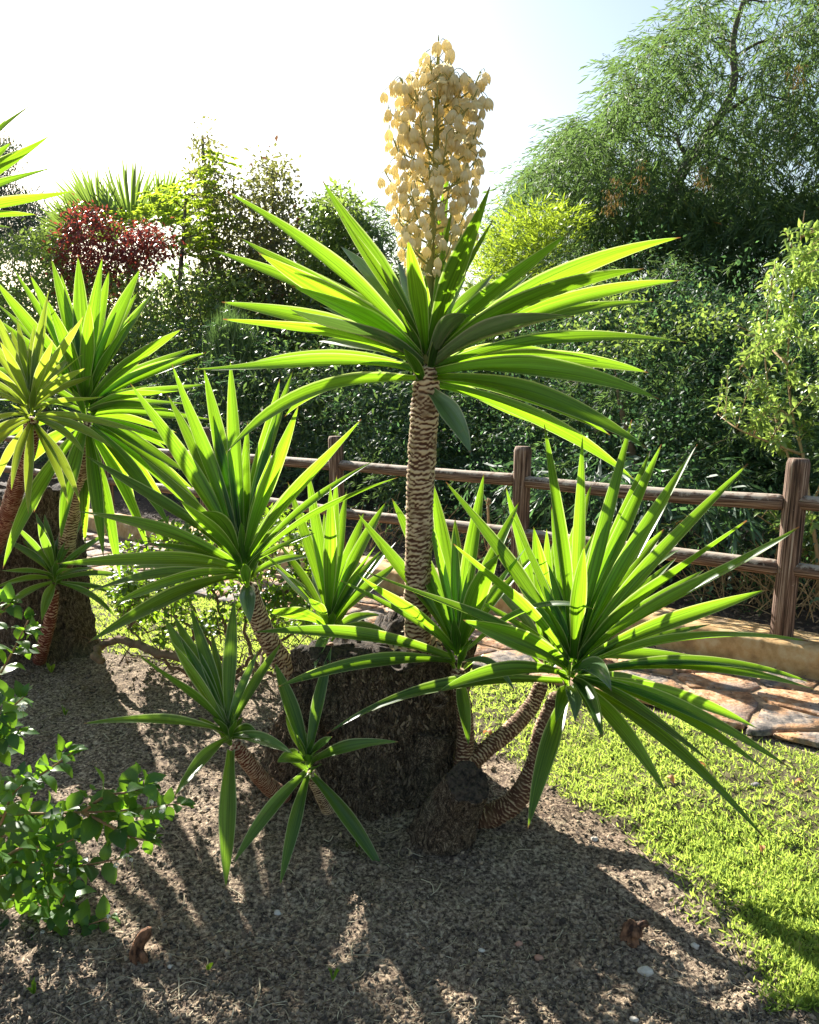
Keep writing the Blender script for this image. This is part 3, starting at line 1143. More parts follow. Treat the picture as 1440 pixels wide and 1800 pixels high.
build_stump(BIG, ORG, -0.165, 3.17, big_top, big_r)


# front cut stub, leaning out to the right
def front_stub():
    a = P(762, 1600, 2.68)
    pts = [a + np.array([0.0, 0.06, -0.08]), P(768, 1530, 2.68), P(782, 1465, 2.67), P(802, 1418, 2.64), P(824, 1376, 2.58)]
    n = 60
    path = spline(pts, n)
    rad = np.interp(np.linspace(0, 1, n), [0, .25, .55, .8, 1], [0.17, .138, .110, .090, .078])
    path[:, 1] += np.interp(np.linspace(0, 1, n), [0, 1], [0.05, 0])

    def disp(th, s):
        return 1 + 0.10 * fbm(np.stack([np.cos(th) * 2, np.sin(th) * 2, s * 6], -1), 3) + 0.07 * fbm(np.stack([np.cos(th) * 7, np.sin(th) * 7, s * 14], -1), 4)
    tn = unit(path[-1] - path[-2])
    k = 9
    path = np.vstack([path, path[-1] + np.outer(np.linspace(.0015, .010, k), tn)])
    rad = np.concatenate([rad, rad[-1] * np.linspace(.97, .03, k)])
    v, f, th, s = tube(path, rad, 64, True, disp)
    top = slice((n) * 64, (n + k) * 64)
    rr_ = np.linalg.norm(v[top] - path[-1], axis=1)
    v[top] += np.outer(.007 * fbm(v[top] * 45, 4) + .004 * np.sin(rr_ * 420) - .009 * np.clip(1 - rr_ / .05, 0, 1), tn)
    nf = [len(x) for x in f]
    cut0 = (n - 1) * 64
    mi = [0] * cut0 + [1] * (nf[0] - cut0) + [0] * nf[1] + [1] * nf[2]
    nf[0] = cut0
    me = make_mesh("stub", v - ORG, [f[0], np.concatenate(f[1:])], None, [M['bark_dark'], M['cut']], True, mi)
    fl = np.ones(len(me.polygons), bool)
    fl[nf[0]:nf[0] + 64] = False
    me.polygons.foreach_set("use_smooth", fl)
    obj("stump_stub", me, BIG, label="sawn-off side stub at the front")
    # buttress joining it to the main base
    b = Bag(ORG)
    for p0, p1, p2, r0, r1 in (((690, 1500, 2.86), (740, 1400, 2.95), (765, 1290, 3.0), .12, .09), ((640, 1500, 2.9), (640, 1400, 2.98), (650, 1300, 3.0), .10, .06)):
        pp = spline(px_path([p0, p1, p2]), 40)

        def disp2(th, s):
            return 1 + 0.10 * fbm(np.stack([np.cos(th) * 2 + 5, np.sin(th) * 2, s * 6], -1), 3) + 0.07 * fbm(np.stack([np.cos(th) * 7, np.sin(th) * 7, s * 14], -1), 4)
        v, f, th, s = tube(pp, np.linspace(r0, r1, 40), 48, True, disp2)
        b.add(v, f)
    # knot on the right shoulder
    th = np.linspace(0, 2 * math.pi, 17)
    c = P(772, 1232, 2.90)
    ring = np.stack([c[0] + 0.026 * np.cos(th), c[1] + 0 * th, c[2] + 0.026 * np.sin(th)], -1)
    v, f, _, _ = tube(ring, .011, 8, False)
    b.add(v, f)
    me = b.mesh("root_flare", [M['bark_dark']])
    obj("root_flare", me, BIG)


front_stub()

ZUP = np.array([0, 0, 1.0])


def stump_flakes():
    n = 1500
    th = rng.uniform(-math.pi, 0, n)
    z = rng.random(n) * .55
    r = .33 + .05 * np.cos(2 * th) + .11 * (1 - z / .55) ** 3 + rng.normal(size=n) * .008
    pos = np.stack([-.165 + r * np.cos(th), 3.17 + r * np.sin(th), z], -1)
    nrm = np.stack([np.cos(th), np.sin(th), .2 + 0 * th], -1)
    d = rand_dirs2(n) * .8 + np.array([0, 0, 1.0])
    v, f, l = scatter(proto_long(.28, .08), pos, rot_frames(d, nrm + rand_dirs2(n) * .6), rng.uniform(.008, .032, n))
    obj("bark_flakes", make_mesh("bark_flakes", v - ORG, f, l, [M['chip']], smooth=False), BIG, kind="stuff")


def rand_dirs2(n):
    d = rng.normal(size=(n, 3))
    return d / np.linalg.norm(d, axis=1)[:, None]


stump_flakes()

# main stem and head -------------------------------------------------
main_pts = [(735, 1190, 3.16), (735, 1130, 3.12), (734, 1040, 3.08), (737, 920, 3.05), (742, 800, 3.02), (748, 705, 3.0), (750, 640, 3.0)]
ms, mo = stem_part(BIG, ORG, main_pts, [0.062, 0.053, 0.050, 0.051, 0.052, 0.051, 0.044], 1, 'scar', 0.0185, 0.55, 0.45)
HC = P(750, 655, 3.0)
g = {'mat': 'yucca_grey'}
main_leaves = [
    (400, 337, 1, {'w': 1.12}), (417, 415, 1), (453, 443, -1, {'w': 1.1}), (360, 435, 1, {'w': 1.05}), (390, 531, 1), (392, 561, -1),
    (507, 542, -1, {'mat': 'yucca_grey', 'w': 1.0}), (513, 502, -1), (342, 649, 1, {'bow': 0.0}), (430, 641, 1, {'w': .8}),
    (500, 733, 1, {'bow': .12, 'w': .9}), (397, 797, -1, {'bow': .12}), (567, 317, 1, {'w': 1.15}), (598, 432, 1, {'mat': 'yucca_grey', 'w': 1.1}),
    (717, 422, -1, {'w': .9, 'k': .2}), (757, 400, 1, {'w': .8, 'k': .3}), (862, 327, -1, {'w': 1.1, 'k': .25}), (700, 460, 1, {'w': .8, 'mat': 'yucca_grey'}),
    (560, 480, 1), (1000, 408, -1, {'w': 1.0}), (1197, 417, 1, {'w': 1.1, 'bow': .07}), (1133, 472, -1, {'w': 1.15, 'bow': .06}), (1197, 493, 1, {'bow': .06}),
    (1150, 530, 1, {'bow': .05}), (1010, 557, -1, {'w': 1.1, 'bow': .06, 'mat': 'yucca_grey'}), (1207, 602, 1, {'bow': .05, 'w': 1.05}), (1140, 655, 1, {'bow': .05}),
    (1160, 702, -1, {'bow': .06}), (1073, 765, 1, {'bow': .06, 'w': .8}), (1140, 790, -1, {'bow': .06}), (1115, 843, 1, {'bow': .06}), (1010, 717, 1, {'w': .6}),
    (933, 742, 1, {'w': .6}), (827, 797, -1, {'mat': 'yucca_grey', 'w': 1.05, 'k': .1, 'face': .8, 'bow': .12}), (838, 556, -1, {'k': .2, 'w': 1.1, 'bow': .15, 'mat': 'yucca_grey'}),
    (937, 478, 1, {'w': .9}), (993, 473, 1, {'w': .9}), (870, 480, 1, {'w': .9}), (905, 490, 1), (640, 500, 1), (680, 560, 1, {'w': .8}), (600, 560, 1, {'w': .9}),
    (560, 600, 1, {'w': .9}), (960, 560, 1), (980, 620, 1, {'w': .9}),
]
rosette(BIG, ms, mo, HC, unit([0.0, -0.02, 1]), main_leaves, 1.0, 0.069, 'yucca', 1.25, 11, 24)

# left head ------------------------------------------------------------
bs, bo = stem_part(BIG, ORG, [(585, 1330, 3.12), (545, 1230, 3.20), (508, 1180, 3.22), (475, 1130, 3.20), (450, 1075, 3.15), (436, 1025, 3.1)], [0.06, .05, .044, .04, .040, .034], 2, 'scar', 0.017, .45, .35)
left_leaves = [
    (229, 674, 1, {'w': 1.15}), (294, 693, 1), (302, 639, 1), (358, 645, 1, {'w': 1.05}), (405, 630, 1, {'w': 1.0}), (492, 666, 1, {'w': 1.05}), (516, 649, 1, {'w': .9}),
    (525, 712, -1, {'w': .95}), (635, 737, -1, {'w': .95}), (658, 810, 1, {'w': .7}), (700, 839, -1, {'w': .6}), (448, 841, 1, {'w': .7, 'mat': 'yucca_grey'}),
    (137, 899, 1, {'w': 1.15}), (98, 991, -1, {'w': 1.0}), (150, 1043, 1), (198, 1062, -1), (154, 1130, -1, {'w': 1.05, 'bow': .03}),
    (352, 900, -1, {'w': 1.25, 'k': .15, 'bow': .2, 'face': .8}), (150, 800, 1, {'w': .9}), (317, 880, -1, {'w': .8}), (440, 1095, -1, {'w': 1.0, 'mat': 'yucca_grey', 'k': .1, 'bow': .1, 'face': .8}),
    (560, 980, 1, {'w': .7}), (230, 1000, 1, {'w': .9}), (380, 760, 1, {'w': .9}), (470, 780, 1, {'w': .9}),
]
rosette(BIG, bs, bo, P(431, 1012, 3.1), unit([-0.12, -0.05, 1]), left_leaves, 0.86, 0.060, 'yucca', 1.0, 21, 16)

# head behind, above the left of the stump -------------------------------
cs, co = stem_part(BIG, ORG, [(590, 1260, 3.2), (585, 1190, 3.22), (581, 1130, 3.22)], [.035, .032, .028], 3, 'scar_red', .012, .4, .6)
back_leaves = [
    (506, 847, 1), (540, 820, 1), (592, 835, 1), (581, 853, -1), (679, 882, 1, {'w': 1.1}), (696, 953, 1), (483, 997, 1), (469, 1074, -1, {'bow': .02}), (700, 987, 1),
    (542, 1049, -1, {'w': .8}), (553, 1178, -1, {'w': .8, 'mat': 'yucca_grey', 'bow': .1}), (700, 1130, -1, {'w': .8, 'bow': .1}), (672, 1082, 1, {'w': .9, 'bow': .05}), (640, 900, 1), (570, 900, 1),
    (610, 860, 1, {'w': .9}), (525, 1180, 1, {'w': .8, 'bow': .1}), (625, 960, 1),
]
rosette(BIG, cs, co, P(579, 1112, 3.22), unit([0.0, 0.05, 1]), back_leaves, 0.68, 0.055, 'yucca', .8, 31, 6)

# middle head --------------------------------------------------------------
ds, do = stem_part(BIG, ORG, [(812, 1400, 2.86), (816, 1335, 2.92), (818, 1270, 2.94), (808, 1200, 2.94), (804, 1175, 2.94)], [.05, .036, .030, .030, .026], 4, 'scar', .013, .4, 1.0)
mid_leaves = [
    (629, 902, 1), (689, 876, 1, {'w': 1.15}), (760, 844, 1, {'w': 1.1}), (800, 911, 1), (851, 832, 1, {'w': 1.0}), (623, 1005, -1, {'w': .85}), (913, 882, 1, {'w': 1.05}),
    (878, 975, -1, {'w': 1.3, 'face': .8, 'bow': .12}), (440, 1112, -1, {'w': .95, 'bow': .05}), (487, 1208, -1, {'w': .95, 'bow': .06}), (1046, 1071, -1, {'w': .8, 'bow': .16}),
    (824, 1312, -1, {'w': .8, 'k': .1, 'bow': .1, 'face': .8}), (905, 1215, -1, {'w': .7, 'mat': 'yucca_grey', 'bow': .15}), (720, 950, 1), (780, 940, 1), (840, 930, 1, {'w': .9}), (860, 1010, 1),
]
rosette(BIG, ds, do, P(805, 1165, 2.94), unit([0.0, 0.0, 1]), mid_leaves, 0.72, 0.059, 'yucca', .9, 41, 6)

# head behind the right one --------------------------------------------------
es, eo = stem_part(BIG, ORG, [(818, 1350, 2.90), (850, 1322, 2.95), (900, 1280, 3.03), (935, 1240, 3.08), (955, 1195, 3.1)], [.036, .033, .033, .032, .028], 5, 'scar', .014, .35, .9)
rb_leaves = [(889, 855, 1), (938, 925, -1, {'w': 1.1}), (1029, 932, 1), (1200, 963, 1), (1167, 930, 1), (1248, 1155, 1), (905, 940, 1), (985, 900, 1), (1080, 900, 1), (1100, 960, 1), (850, 1000, 1, {'w': .9}), (1040, 850, 1)]
rosette(BIG, es, eo, P(962, 1168, 3.12), unit([0.1, 0.1, 1]), rb_leaves, 0.7, 0.062, 'yucca', .9, 51, 8)

# right head -------------------------------------------------------------------
rs, ro = stem_part(BIG, ORG, [(805, 1455, 2.82), (850, 1440, 2.78), (905, 1408, 2.76), (938, 1350, 2.76), (955, 1280, 2.76), (985, 1215, 2.78)], [.046, .044, .040, .034, .032, .030], 6, 'scar', .014, .35, 1.1)
right_leaves = [
    (957, 746, -1, {'w': .9}), (1024, 768, 1, {'w': .85}), (1111, 737, 1, {'w': .95}), (1144, 791, 1, {'w': 1.0}), (1163, 781, 1, {'w': 1.05}), (1226, 781, 1, {'w': 1.05}),
    (1315, 815, 1, {'w': .95}), (1313, 915, -1, {'w': 1.15}), (1406, 926, -1, {'w': 1.1}), (1349, 1036, 1, {'w': 1.05}), (1421, 1127, -1, {'bow': .07}), (1438, 1214, 1, {'bow': .06}),
    (1425, 1200, 1, {'bow': .08, 'w': .8}), (1336, 1283, 1, {'bow': .05}), (1386, 1348, -1, {'bow': .05, 'w': .9}), (1362, 1366, -1, {'bow': .05}), (1245, 1335, -1, {'w': .8}),
    (1174, 1400, -1, {'w': .95, 'bow': .05}), (1343, 1472, -1, {'bow': .05}), (1057, 1296, -1, {'w': .9, 'bow': .1}), (1183, 1210, 1, {'w': .8}),
    (784, 847, 1, {'w': 1.05}), (797, 956, -1, {'w': .95}), (638, 1003, -1, {'w': 1.0}), (814, 1090, -1, {'w': 1.35, 'k': .15, 'face': .85}), (575, 1290, -1, {'w': 1.0, 'bow': .10}),
    (769, 1217, -1, {'w': 1.0, 'bow': .08}), (928, 1457, -1, {'w': 1.1, 'bow': .12, 'k': .12, 'face': .85}), (1011, 1269, -1, {'w': 1.0, 'bow': .2, 'k': .1, 'mat': 'yucca_grey'}),
    (977, 1272, -1, {'w': .9, 'bow': .2, 'k': .1}), (1060, 1297, -1, {'w': .9, 'bow': .1}), (1075, 1215, -1, {'mat': 'yucca_grey', 'w': 1.3, 'k': .25, 'bow': .2, 'face': .6}),
    (1027, 960, -1, {'w': .95}), (1060, 900, 1), (1180, 870, 1, {'w': .9}), (1240, 1000, 1), (900, 1000, 1),
]
rosette(BIG, rs, ro, P(1003, 1190, 2.78), unit([0.1, -0.05, 1]), right_leaves, 0.86, 0.057, 'yucca', 1.0, 61, 18)

# two small low shoots in front -----------------------------------------------
fs1, fo1 = stem_part(BIG, ORG, [(500, 1400, 2.92), (470, 1380, 2.86), (440, 1345, 2.78), (412, 1308, 2.74)], [.034, .030, .027, .024], 7, 'scar_red', .011, .3, .5)
low1 = [(289, 1086, 1, {'w': 1.15}), (306, 1082, 1), (335, 1067, 1), (412, 1053, 1, {'w': .95}), (244, 1151, -1, {'w': .9}), (147, 1272, -1), (495, 1130, 1, {'w': .7}), (307, 1399, -1, {'w': .9}),
        (397, 1562, -1, {'w': 1.1, 'face': .85, 'k': .1}), (515, 1325, -1, {'bow': .06}), (372, 1110, 1, {'w': .6}), (455, 1300, -1, {'w': 1.2, 'L': .13, 'bow': .2}), (350, 1180, 1, {'w': .8}), (440, 1180, 1, {'w': .8})]
rosette(BIG, fs1, fo1, P(404, 1298, 2.73), unit([-0.15, -0.15, 1]), low1, 0.52, 0.054, 'yucca_small', .7, 71, 3)
fs2, fo2 = stem_part(BIG, ORG, [(585, 1440, 2.86), (566, 1400, 2.78), (556, 1378, 2.74), (546, 1355, 2.72)], [.026, .023, .022, .020], 8, 'scar', .012, .3, .2)
low2 = [(483, 1164, 1, {'w': 1.1}), (583, 1136, 1, {'w': .95}), (556, 1252, 1, {'w': .45}), (584, 1295, -1, {'w': 1.0, 'L': .14}), (700, 1304, -1, {'w': 1.05, 'bow': .05}), (487, 1340, -1, {'w': 1.2, 'L': .13, 'bow': .15}),
        (410, 1519, -1, {'w': .95, 'bow': .06}), (492, 1558, -1, {'w': .9, 'face': .8}), (681, 1545, -1, {'w': 1.0, 'bow': .05, 'face': .8}), (560, 1230, 1, {'w': .5})]
rosette(BIG, fs2, fo2, P(543, 1348, 2.715), unit([-0.05, -0.2, 1]), low2, 0.42, 0.050, 'yucca_small', .6, 81, 2)


# ------------------------------------------------------------------ flower spike
def bell(openness=0.0, nth=24, nr=9, seed=0):
    """hangs from the origin down -z, unit length"""
    V, L = [], []
    for k in range(nr):
        t = k / (nr - 1)
        if openness < 0.5:
            r = 0.43 * (math.sin(math.pi * (0.04 + 0.80 * t)) ** 0.75) * (1 - 0.18 * t)
            z = -t
        else:
            r = 0.10 + 0.75 * t ** 0.8
            z = -0.75 * t + 0.35 * t * t
        for j in range(nth):
            th = 2 * math.pi * j / nth
            lobe = abs(math.cos(3 * th))
            rr = r * (0.84 + 0.20 * lobe)
            if openness >= 0.5 and t > .4:
                rr *= (0.72 + 0.36 * lobe)
            zz = z + (t ** 3) * 0.30 * (1 - lobe) + (0.02 * math.sin(th * 3 + seed))
            V.append([rr * math.cos(th), rr * math.sin(th), zz])
            L.append([math.cos(3 * th), t])
    F = []
    for k in range(nr - 1):
        for j in range(nth):
            F.append([k * nth + j, k * nth + (j + 1) % nth, (k + 1) * nth + (j + 1) % nth, (k + 1) * nth + j])
    V = np.array(V)
    return V, np.array(F), np.array(L)


def build_spike():
    r = random.Random(3)
    base = P(750, 640, 3.0)
    ax = [base] + px_path([(756, 470, 3.02), (764, 330, 3.02), (768, 200, 3.02), (770, 110, 3.02), (771, 62, 3.02)])
    b = Bag(base)
    path = spline(ax, 60)
    v, f, th, s = tube(path, np.interp(np.linspace(0, 1, 60), [0, .3, .7, 1], [.018, .015, .009, .002]), 14, True)
    b.add(v, f)

    def half_w(py):
        return np.interp(py, [70, 100, 122, 150, 200, 300, 360, 400, 440, 490], [8, 30, 66, 84, 94, 94, 90, 78, 70, 40]) / 1440 * 3.0
    flowers = []
    nb = 66
    for k in range(nb):
        t = k / (nb - 1)
        py = 468 - (t ** .88) * 358
        # attach point lower than its flowers
        i = int(np.argmin(np.abs(path[:, 2] - P(768, py + 25, 3.02)[2])))
        p0 = path[i]
        az = k * 2.399 + 0.6
        hw = half_w(py - 20) * r.uniform(.66, .92)
        dirh = np.array([math.cos(az), math.sin(az), 0])
        rise = 0.10 if t < .85 else 0.05
        p3 = p0 + dirh * hw + ZUP * (rise + r.uniform(-.02, .05))
        p1 = p0 + dirh * hw * .45 + ZUP * .025
        p2 = p0 + dirh * hw * .8 + ZUP * (rise * .6)
        bp = spline([p0, p1, p2, p3], 10)
        v, f, _, _ = tube(bp, np.linspace(.0042, .0018, 10), 6, True)
        b.add(v, f)
        nfl = int(5 + 3.5 * (t > .2) + 1.2 * (t > .5)) if t < .93 else 5
        for q in range(nfl):
            tt = 0.25 + 0.75 * (q + r.uniform(-.3, .3)) / max(1, nfl - 1)
            tt = min(1, max(.15, tt))
            a = bp[int(tt * 9)]
            saz = az + r.choice([-1, 1]) * r.uniform(.6, 1.8)
            off = np.array([math.cos(saz), math.sin(saz), 0]) * r.uniform(.015, .045)
            top = a + off + ZUP * r.uniform(0.0, .02)
            hang = top + off * .25 - ZUP * r.uniform(.008, .018)
            pp = spline([a, a + off * .5 + ZUP * .018, top, hang], 7)
            v, f, _, _ = tube(pp, .0013, 4, False)
            b.add(v, f)
            flowers.append((hang, r.uniform(.030, .043), q))
    for (px, py) in ((748, 100), (770, 82), (783, 78), (795, 95), (745, 125), (762, 120), (785, 122)):
        p = P(px, py - 8, 3.02 + r.uniform(-.03, .03))
        i = int(np.argmin(np.abs(path[:, 2] - p[2] + .02)))
        v, f, _, _ = tube(spline([path[i], (path[i] + p) / 2 + ZUP * .015, p], 7), .0014, 4, False)
        b.add(v, f)
        flowers.append((p, .05, 99))
    spike = obj("flower_spike", b.mesh("flower_spike", [M['stalk']]), BIG, loc=base - ORG)
    protos = []
    for k in range(5):
        V, F, L = bell(0.0, seed=k)
        V = V * np.array([[1 + .08 * math.sin(k * 2), 1 + .08 * math.cos(k * 3), 1]])
        protos.append(make_mesh("bell_flower", V, F, np.column_stack([L, np.full(len(L), (k + .5) / 5)]), [M['petal']]))
    V, F, L = bell(1.0)
    op = make_mesh("open_flower", V, F, np.column_stack([L, np.full(len(L), .9)]), [M['petal']])
    for k, (p, s, q) in enumerate(flowers):
        o = obj("flower", op if (k % 23 == 5) else protos[k % 5], spike, loc=p - base)
        o.rotation_euler = (r.uniform(-.28, .28), r.uniform(-.28, .28), r.uniform(0, 6.28))
        w = s * r.uniform(.85, 1.15)
        o.scale = (w, w, s * 1.02)
    return len(flowers)


build_spike()

# ------------------------------------------------------------------ yucca group on the left
ORG2 = np.array([-2.28, 4.75, 0.0])
LEFT = thing("old_yucca", "old thick-trunked yucca at the left edge with several crossing leaf heads", "yucca", ORG2)


def left_r(th, z):
    return 0.27 + 0.03 * np.cos(2 * th) + 0.12 * (1 - z) ** 6 + 0.03 * np.sin(4 * th + 1) * (1 - .5 * z)


build_stump(LEFT, ORG2, -2.28, 4.78, lambda th: 1.02 + .05 * np.sin(2 * th + 1) + .02 * np.sin(6 * th), left_r, 120, 90, "trunk")
a1, a1o = stem_part(LEFT, ORG2, [(112, 1000, 4.5), (124, 910, 4.4), (138, 850, 4.3), (146, 790, 4.2), (150, 740, 4.15)], [.045, .045, .046, .045, .04], 9, 'scar', .018, .45, .3)
a1_leaves = [
    (20, 467, 1), (53, 483, 1), (90, 453, 1), (107, 480, 1), (137, 450, 1, {'w': 1.2}), (157, 530, -1), (180, 452, 1, {'w': 1.1}), (192, 475, 1), (247, 472, 1, {'w': 1.2}), (242, 513, 1), (280, 498, 1, {'w': 1.15}),
    (267, 517, 1), (320, 578, -1, {'w': 1.0}), (342, 610, 1, {'w': 1.15}), (362, 620, 1), (363, 675, 1), (370, 737, 1), (317, 687, -1), (-10, 490, 1), (-20, 520, 1), (83, 527, -1), (-5, 560, 1),
    (353, 887, -1, {'bow': .05}), (360, 923, 1, {'bow': .05}), (300, 930, -1, {'bow': .07}), (293, 790, 1), (182, 980, -1, {'bow': .1}), (213, 1025, -1, {'bow': .1}), (262, 975, 1, {'bow': .1}),
    (5, 1000, -1, {'bow': .1, 'w': 1.1}), (107, 950, -1, {'bow': .1, 'w': 1.1}), (330, 830, -1), (340, 860, 1), (290, 880, 1), (310, 760, 1), (330, 710, 1), (-30, 700, 1), (-40, 640, 1), (-30, 780, 1), (240, 900, 1, {'bow': .1}), (150, 960, 1, {'bow': .1}),
    (60, 900, 1, {'bow': .1}), (20, 850, 1, {'bow': .1}), (345, 800, 1), (200, 600, 1), (120, 560, 1), (325, 640, 1), (300, 720, -1),
]
rosette(LEFT, a1, a1o, P(151, 728, 4.14), unit([0.0, 0, 1]), a1_leaves, 0.86, 0.066, 'yucca', 1.1, 91, 10)
a2, a2o = stem_part(LEFT, ORG2, [(-40, 1010, 4.45), (5, 930, 4.2), (30, 850, 3.9), (52, 780, 3.75), (55, 735, 3.7)], [.05, .045, .04, .036, .032], 10, 'scar_red', .014, .3, .9)
a2_leaves = [
    (87, 507, 1, {'w': .9}), (83, 527, 1), (147, 555, -1), (182, 697, -1), (93, 598, -1), (100, 650, 1), (150, 647, -1), (163, 660, 1), (50, 905, -1, {'bow': .1}), (46, 877, 1, {'bow': .1}), (20, 863, -1, {'bow': .1}),
    (120, 887, -1, {'bow': .12}), (141, 885, -1, {'bow': .12}), (255, 760, -1), (200, 790, -1, {'bow': .08}), (-60, 620, -1), (-70, 680, 1), (-80, 640, 1), (-50, 560, 1), (-20, 530, 1), (-60, 760, -1), (-40, 830, -1, {'bow': .1}), (-10, 860, 1, {'bow': .1}),
    (30, 560, 1), (0, 600, -1), (20, 580, 1), (130, 620, 1), (60, 570, 1), (-60, 800, -1), (150, 800, -1, {'bow': .1}),
]
rosette(LEFT, a2, a2o, P(55, 727, 3.7), unit([0.0, -0.05, 1]), a2_leaves, 0.62, 0.042, 'yucca_pale', .8, 101, 6)
a4, a4o = stem_part(LEFT, ORG2, [(-60, 1000, 4.6), (-100, 800, 4.2), (-140, 600, 3.9), (-150, 440, 3.75)], [.06, .055, .05, .045], 12, 'scar', .017, .45, .3)
a4_leaves = [(58, 182, 1, {'w': 1.1}), (88, 238, -1, {'w': 1.1}), (100, 293, 1), (132, 335, 1, {'w': 1.0}), (65, 377, -1, {'w': .9}), (22, 400, 1, {'w': .8}), (-60, 100, 1), (-160, 60, 1), (-280, 90, 1), (-400, 180, 1),
             (-420, 300, 1), (-430, 400, -1), (-400, 520, -1), (-300, 600, -1), (-100, 640, -1), (-20, 560, 1), (-200, 180, -1), (20, 250, 1), (-40, 330, -1)]
rosette(LEFT, a4, a4o, P(-150, 425, 3.72), unit([0, 0, 1]), a4_leaves, 0.9, 0.075, 'yucca', 1.1, 111, 8)

ORG3 = G(62, 1178)
YOUNG = thing("young_yucca", "small young yucca with thin leaves and reddish stem beside the old left trunk", "yucca", ORG3)
a3, a3o = stem_part(YOUNG, ORG3, [(60, 1182, 4.62), (75, 1140, 4.45), (90, 1080, 4.35), (96, 1035, 4.3)], [.042, .036, .032, .026], 13, 'scar_red', .02, .2, .95, .05)
a3_leaves = [(13, 910, -1), (62, 900, 1), (78, 903, 1), (66, 920, -1), (147, 910, 1), (187, 937, 1), (0, 943, 1), (0, 1003, -1), (-12, 1035, -1), (0, 1083, -1, {'bow': .1}), (73, 1092, -1, {'w': 1.2, 'bow': .1}), (203, 1085, -1, {'bow': .1}),
             (235, 1017, 1, {'bow': .06}), (268, 1077, 1, {'bow': .08}), (155, 960, 1, {'w': .8}), (110, 930, 1), (40, 950, 1), (130, 1000, -1, {'w': .8}), (170, 1000, 1, {'w': .8})]
rosette(YOUNG, a3, a3o, P(96, 1018, 4.3), unit([0.05, 0, 1]), a3_leaves, 0.5, 0.044, 'yucca_small', .7, 121, 4)

# ------------------------------------------------------------------ vegetation helpers
PF = P1 @ FN


def y_at_q(px, q, py=700):
    a = (np.asarray(px, float) - 720) / 1440.0
    b = (np.asarray(py, float) - 900) / 1440.0
    ap = a / (CP - b * SP)
    return (q + PF) / (ap * FN[0] + FN[1])


def Pq(px, py, q):                    # point on the sight line at fence-distance q (negative: behind the fence)
    return P(px, py, float(y_at_q(px, q, py)))


def in_poly_points(poly, n, bias=None):
    poly = np.array(poly, float)
    lo, hi = poly.min(0), poly.max(0)
    out = []
    tot = 0
    while tot < n:
        c = lo + (hi - lo) * rng.random((n * 2, 2))
        k = inside(poly, c[:, 0], c[:, 1])
        c = c[k]
        if bias is not None:
            c = c[rng.random(len(c)) < bias(c[:, 0], c[:, 1])]
        out.append(c)
        tot += len(c)
    return np.concatenate(out)[:n]


def rand_dirs(n):
    d = rng.normal(size=(n, 3))
    return d / np.linalg.norm(d, axis=1)[:, None]


def crown_points(poly, q0, q1, n, bias=None, lim=None):
    c = in_poly_points(poly, n, bias)
    q = q0 + (q1 - q0) * rng.random(n)
    y = y_at_q(c[:, 0], q, c[:, 1])
    p = Pv(c[:, 0], c[:, 1], y)
    return p if lim is None else p[p[:, 2] < lim * np.abs(q)]        # the mass slopes down towards the fence


def blob_leaves(cent, per, sigma, size, proto, droop=0.3, out=0.5, zsq=0.7, var=0.35, clumprnd=True):
    n = len(cent)
    off = rng.normal(size=(n, per, 3)) * sigma * np.array([1, 1, zsq])
    pos = cent[:, None] + off
    d = off / (np.linalg.norm(off, axis=2)[..., None] + 1e-6) * out + rand_dirs(n * per).reshape(n, per, 3) * 0.7
    d[..., 2] -= droop
    up = rand_dirs(n * per) * 0.7 + np.array([0, 0, 1.0])
    R = rot_frames(d.reshape(-1, 3), up)
    sc = size * (1 + var * (rng.random(n * per) * 2 - 1))
    rnd = (rng.random((n, 1)) * .5 + rng.random((n, per)) * .5).ravel() if clumprnd else rng.random(n * per)
    rnd = np.clip((rnd - .5) * 1.25 + .5, 0, 1)
    return scatter(proto, pos.reshape(-1, 3), R, sc, rnd)


def strand_leaves(cent, per, length, size, proto, out_dir=None, sag=1.0, side=0.6, fan=0.5):
    """hanging twigs, each with leaves along it"""
    n = len(cent)
    az = rng.random(n) * 2 * math.pi
    h = np.stack([np.cos(az), np.sin(az), np.zeros(n)], -1)
    L = length * (0.6 + 0.8 * rng.random(n))
    t = (np.arange(per) + 0.5) / per
    tt = t[None] + 0.04 * rng.normal(size=(n, per))
    pos = cent[:, None] + h[:, None] * (L[:, None] * tt * fan)[..., None]
    pos[..., 2] -= L[:, None] * tt ** 1.6 * 0.8 * sag
    tang = h[:, None] * fan + np.array([0, 0, -1.0]) * (1.3 * tt ** .6 * sag)[..., None]
    d = tang + rand_dirs(n * per).reshape(n, per, 3) * side
    up = rand_dirs(n * per)
    R = rot_frames(d.reshape(-1, 3), up)
    sc = size * (0.65 + 0.6 * rng.random(n * per))
    rnd = (rng.random((n, 1)) * .75 + rng.random((n, per)) * .25).ravel()
    return scatter(proto, pos.reshape(-1, 3), R, sc, rnd)


def add_crown(root, org, parts, mats, name="crown", kind="stuff"):
    b = Bag(org)
    for k, (v, f, l) in enumerate(parts):
        b.add(v, f, l, k if len(mats) > 1 else 0)
    return obj(name, b.mesh(name, mats, smooth=False), root, kind=kind)


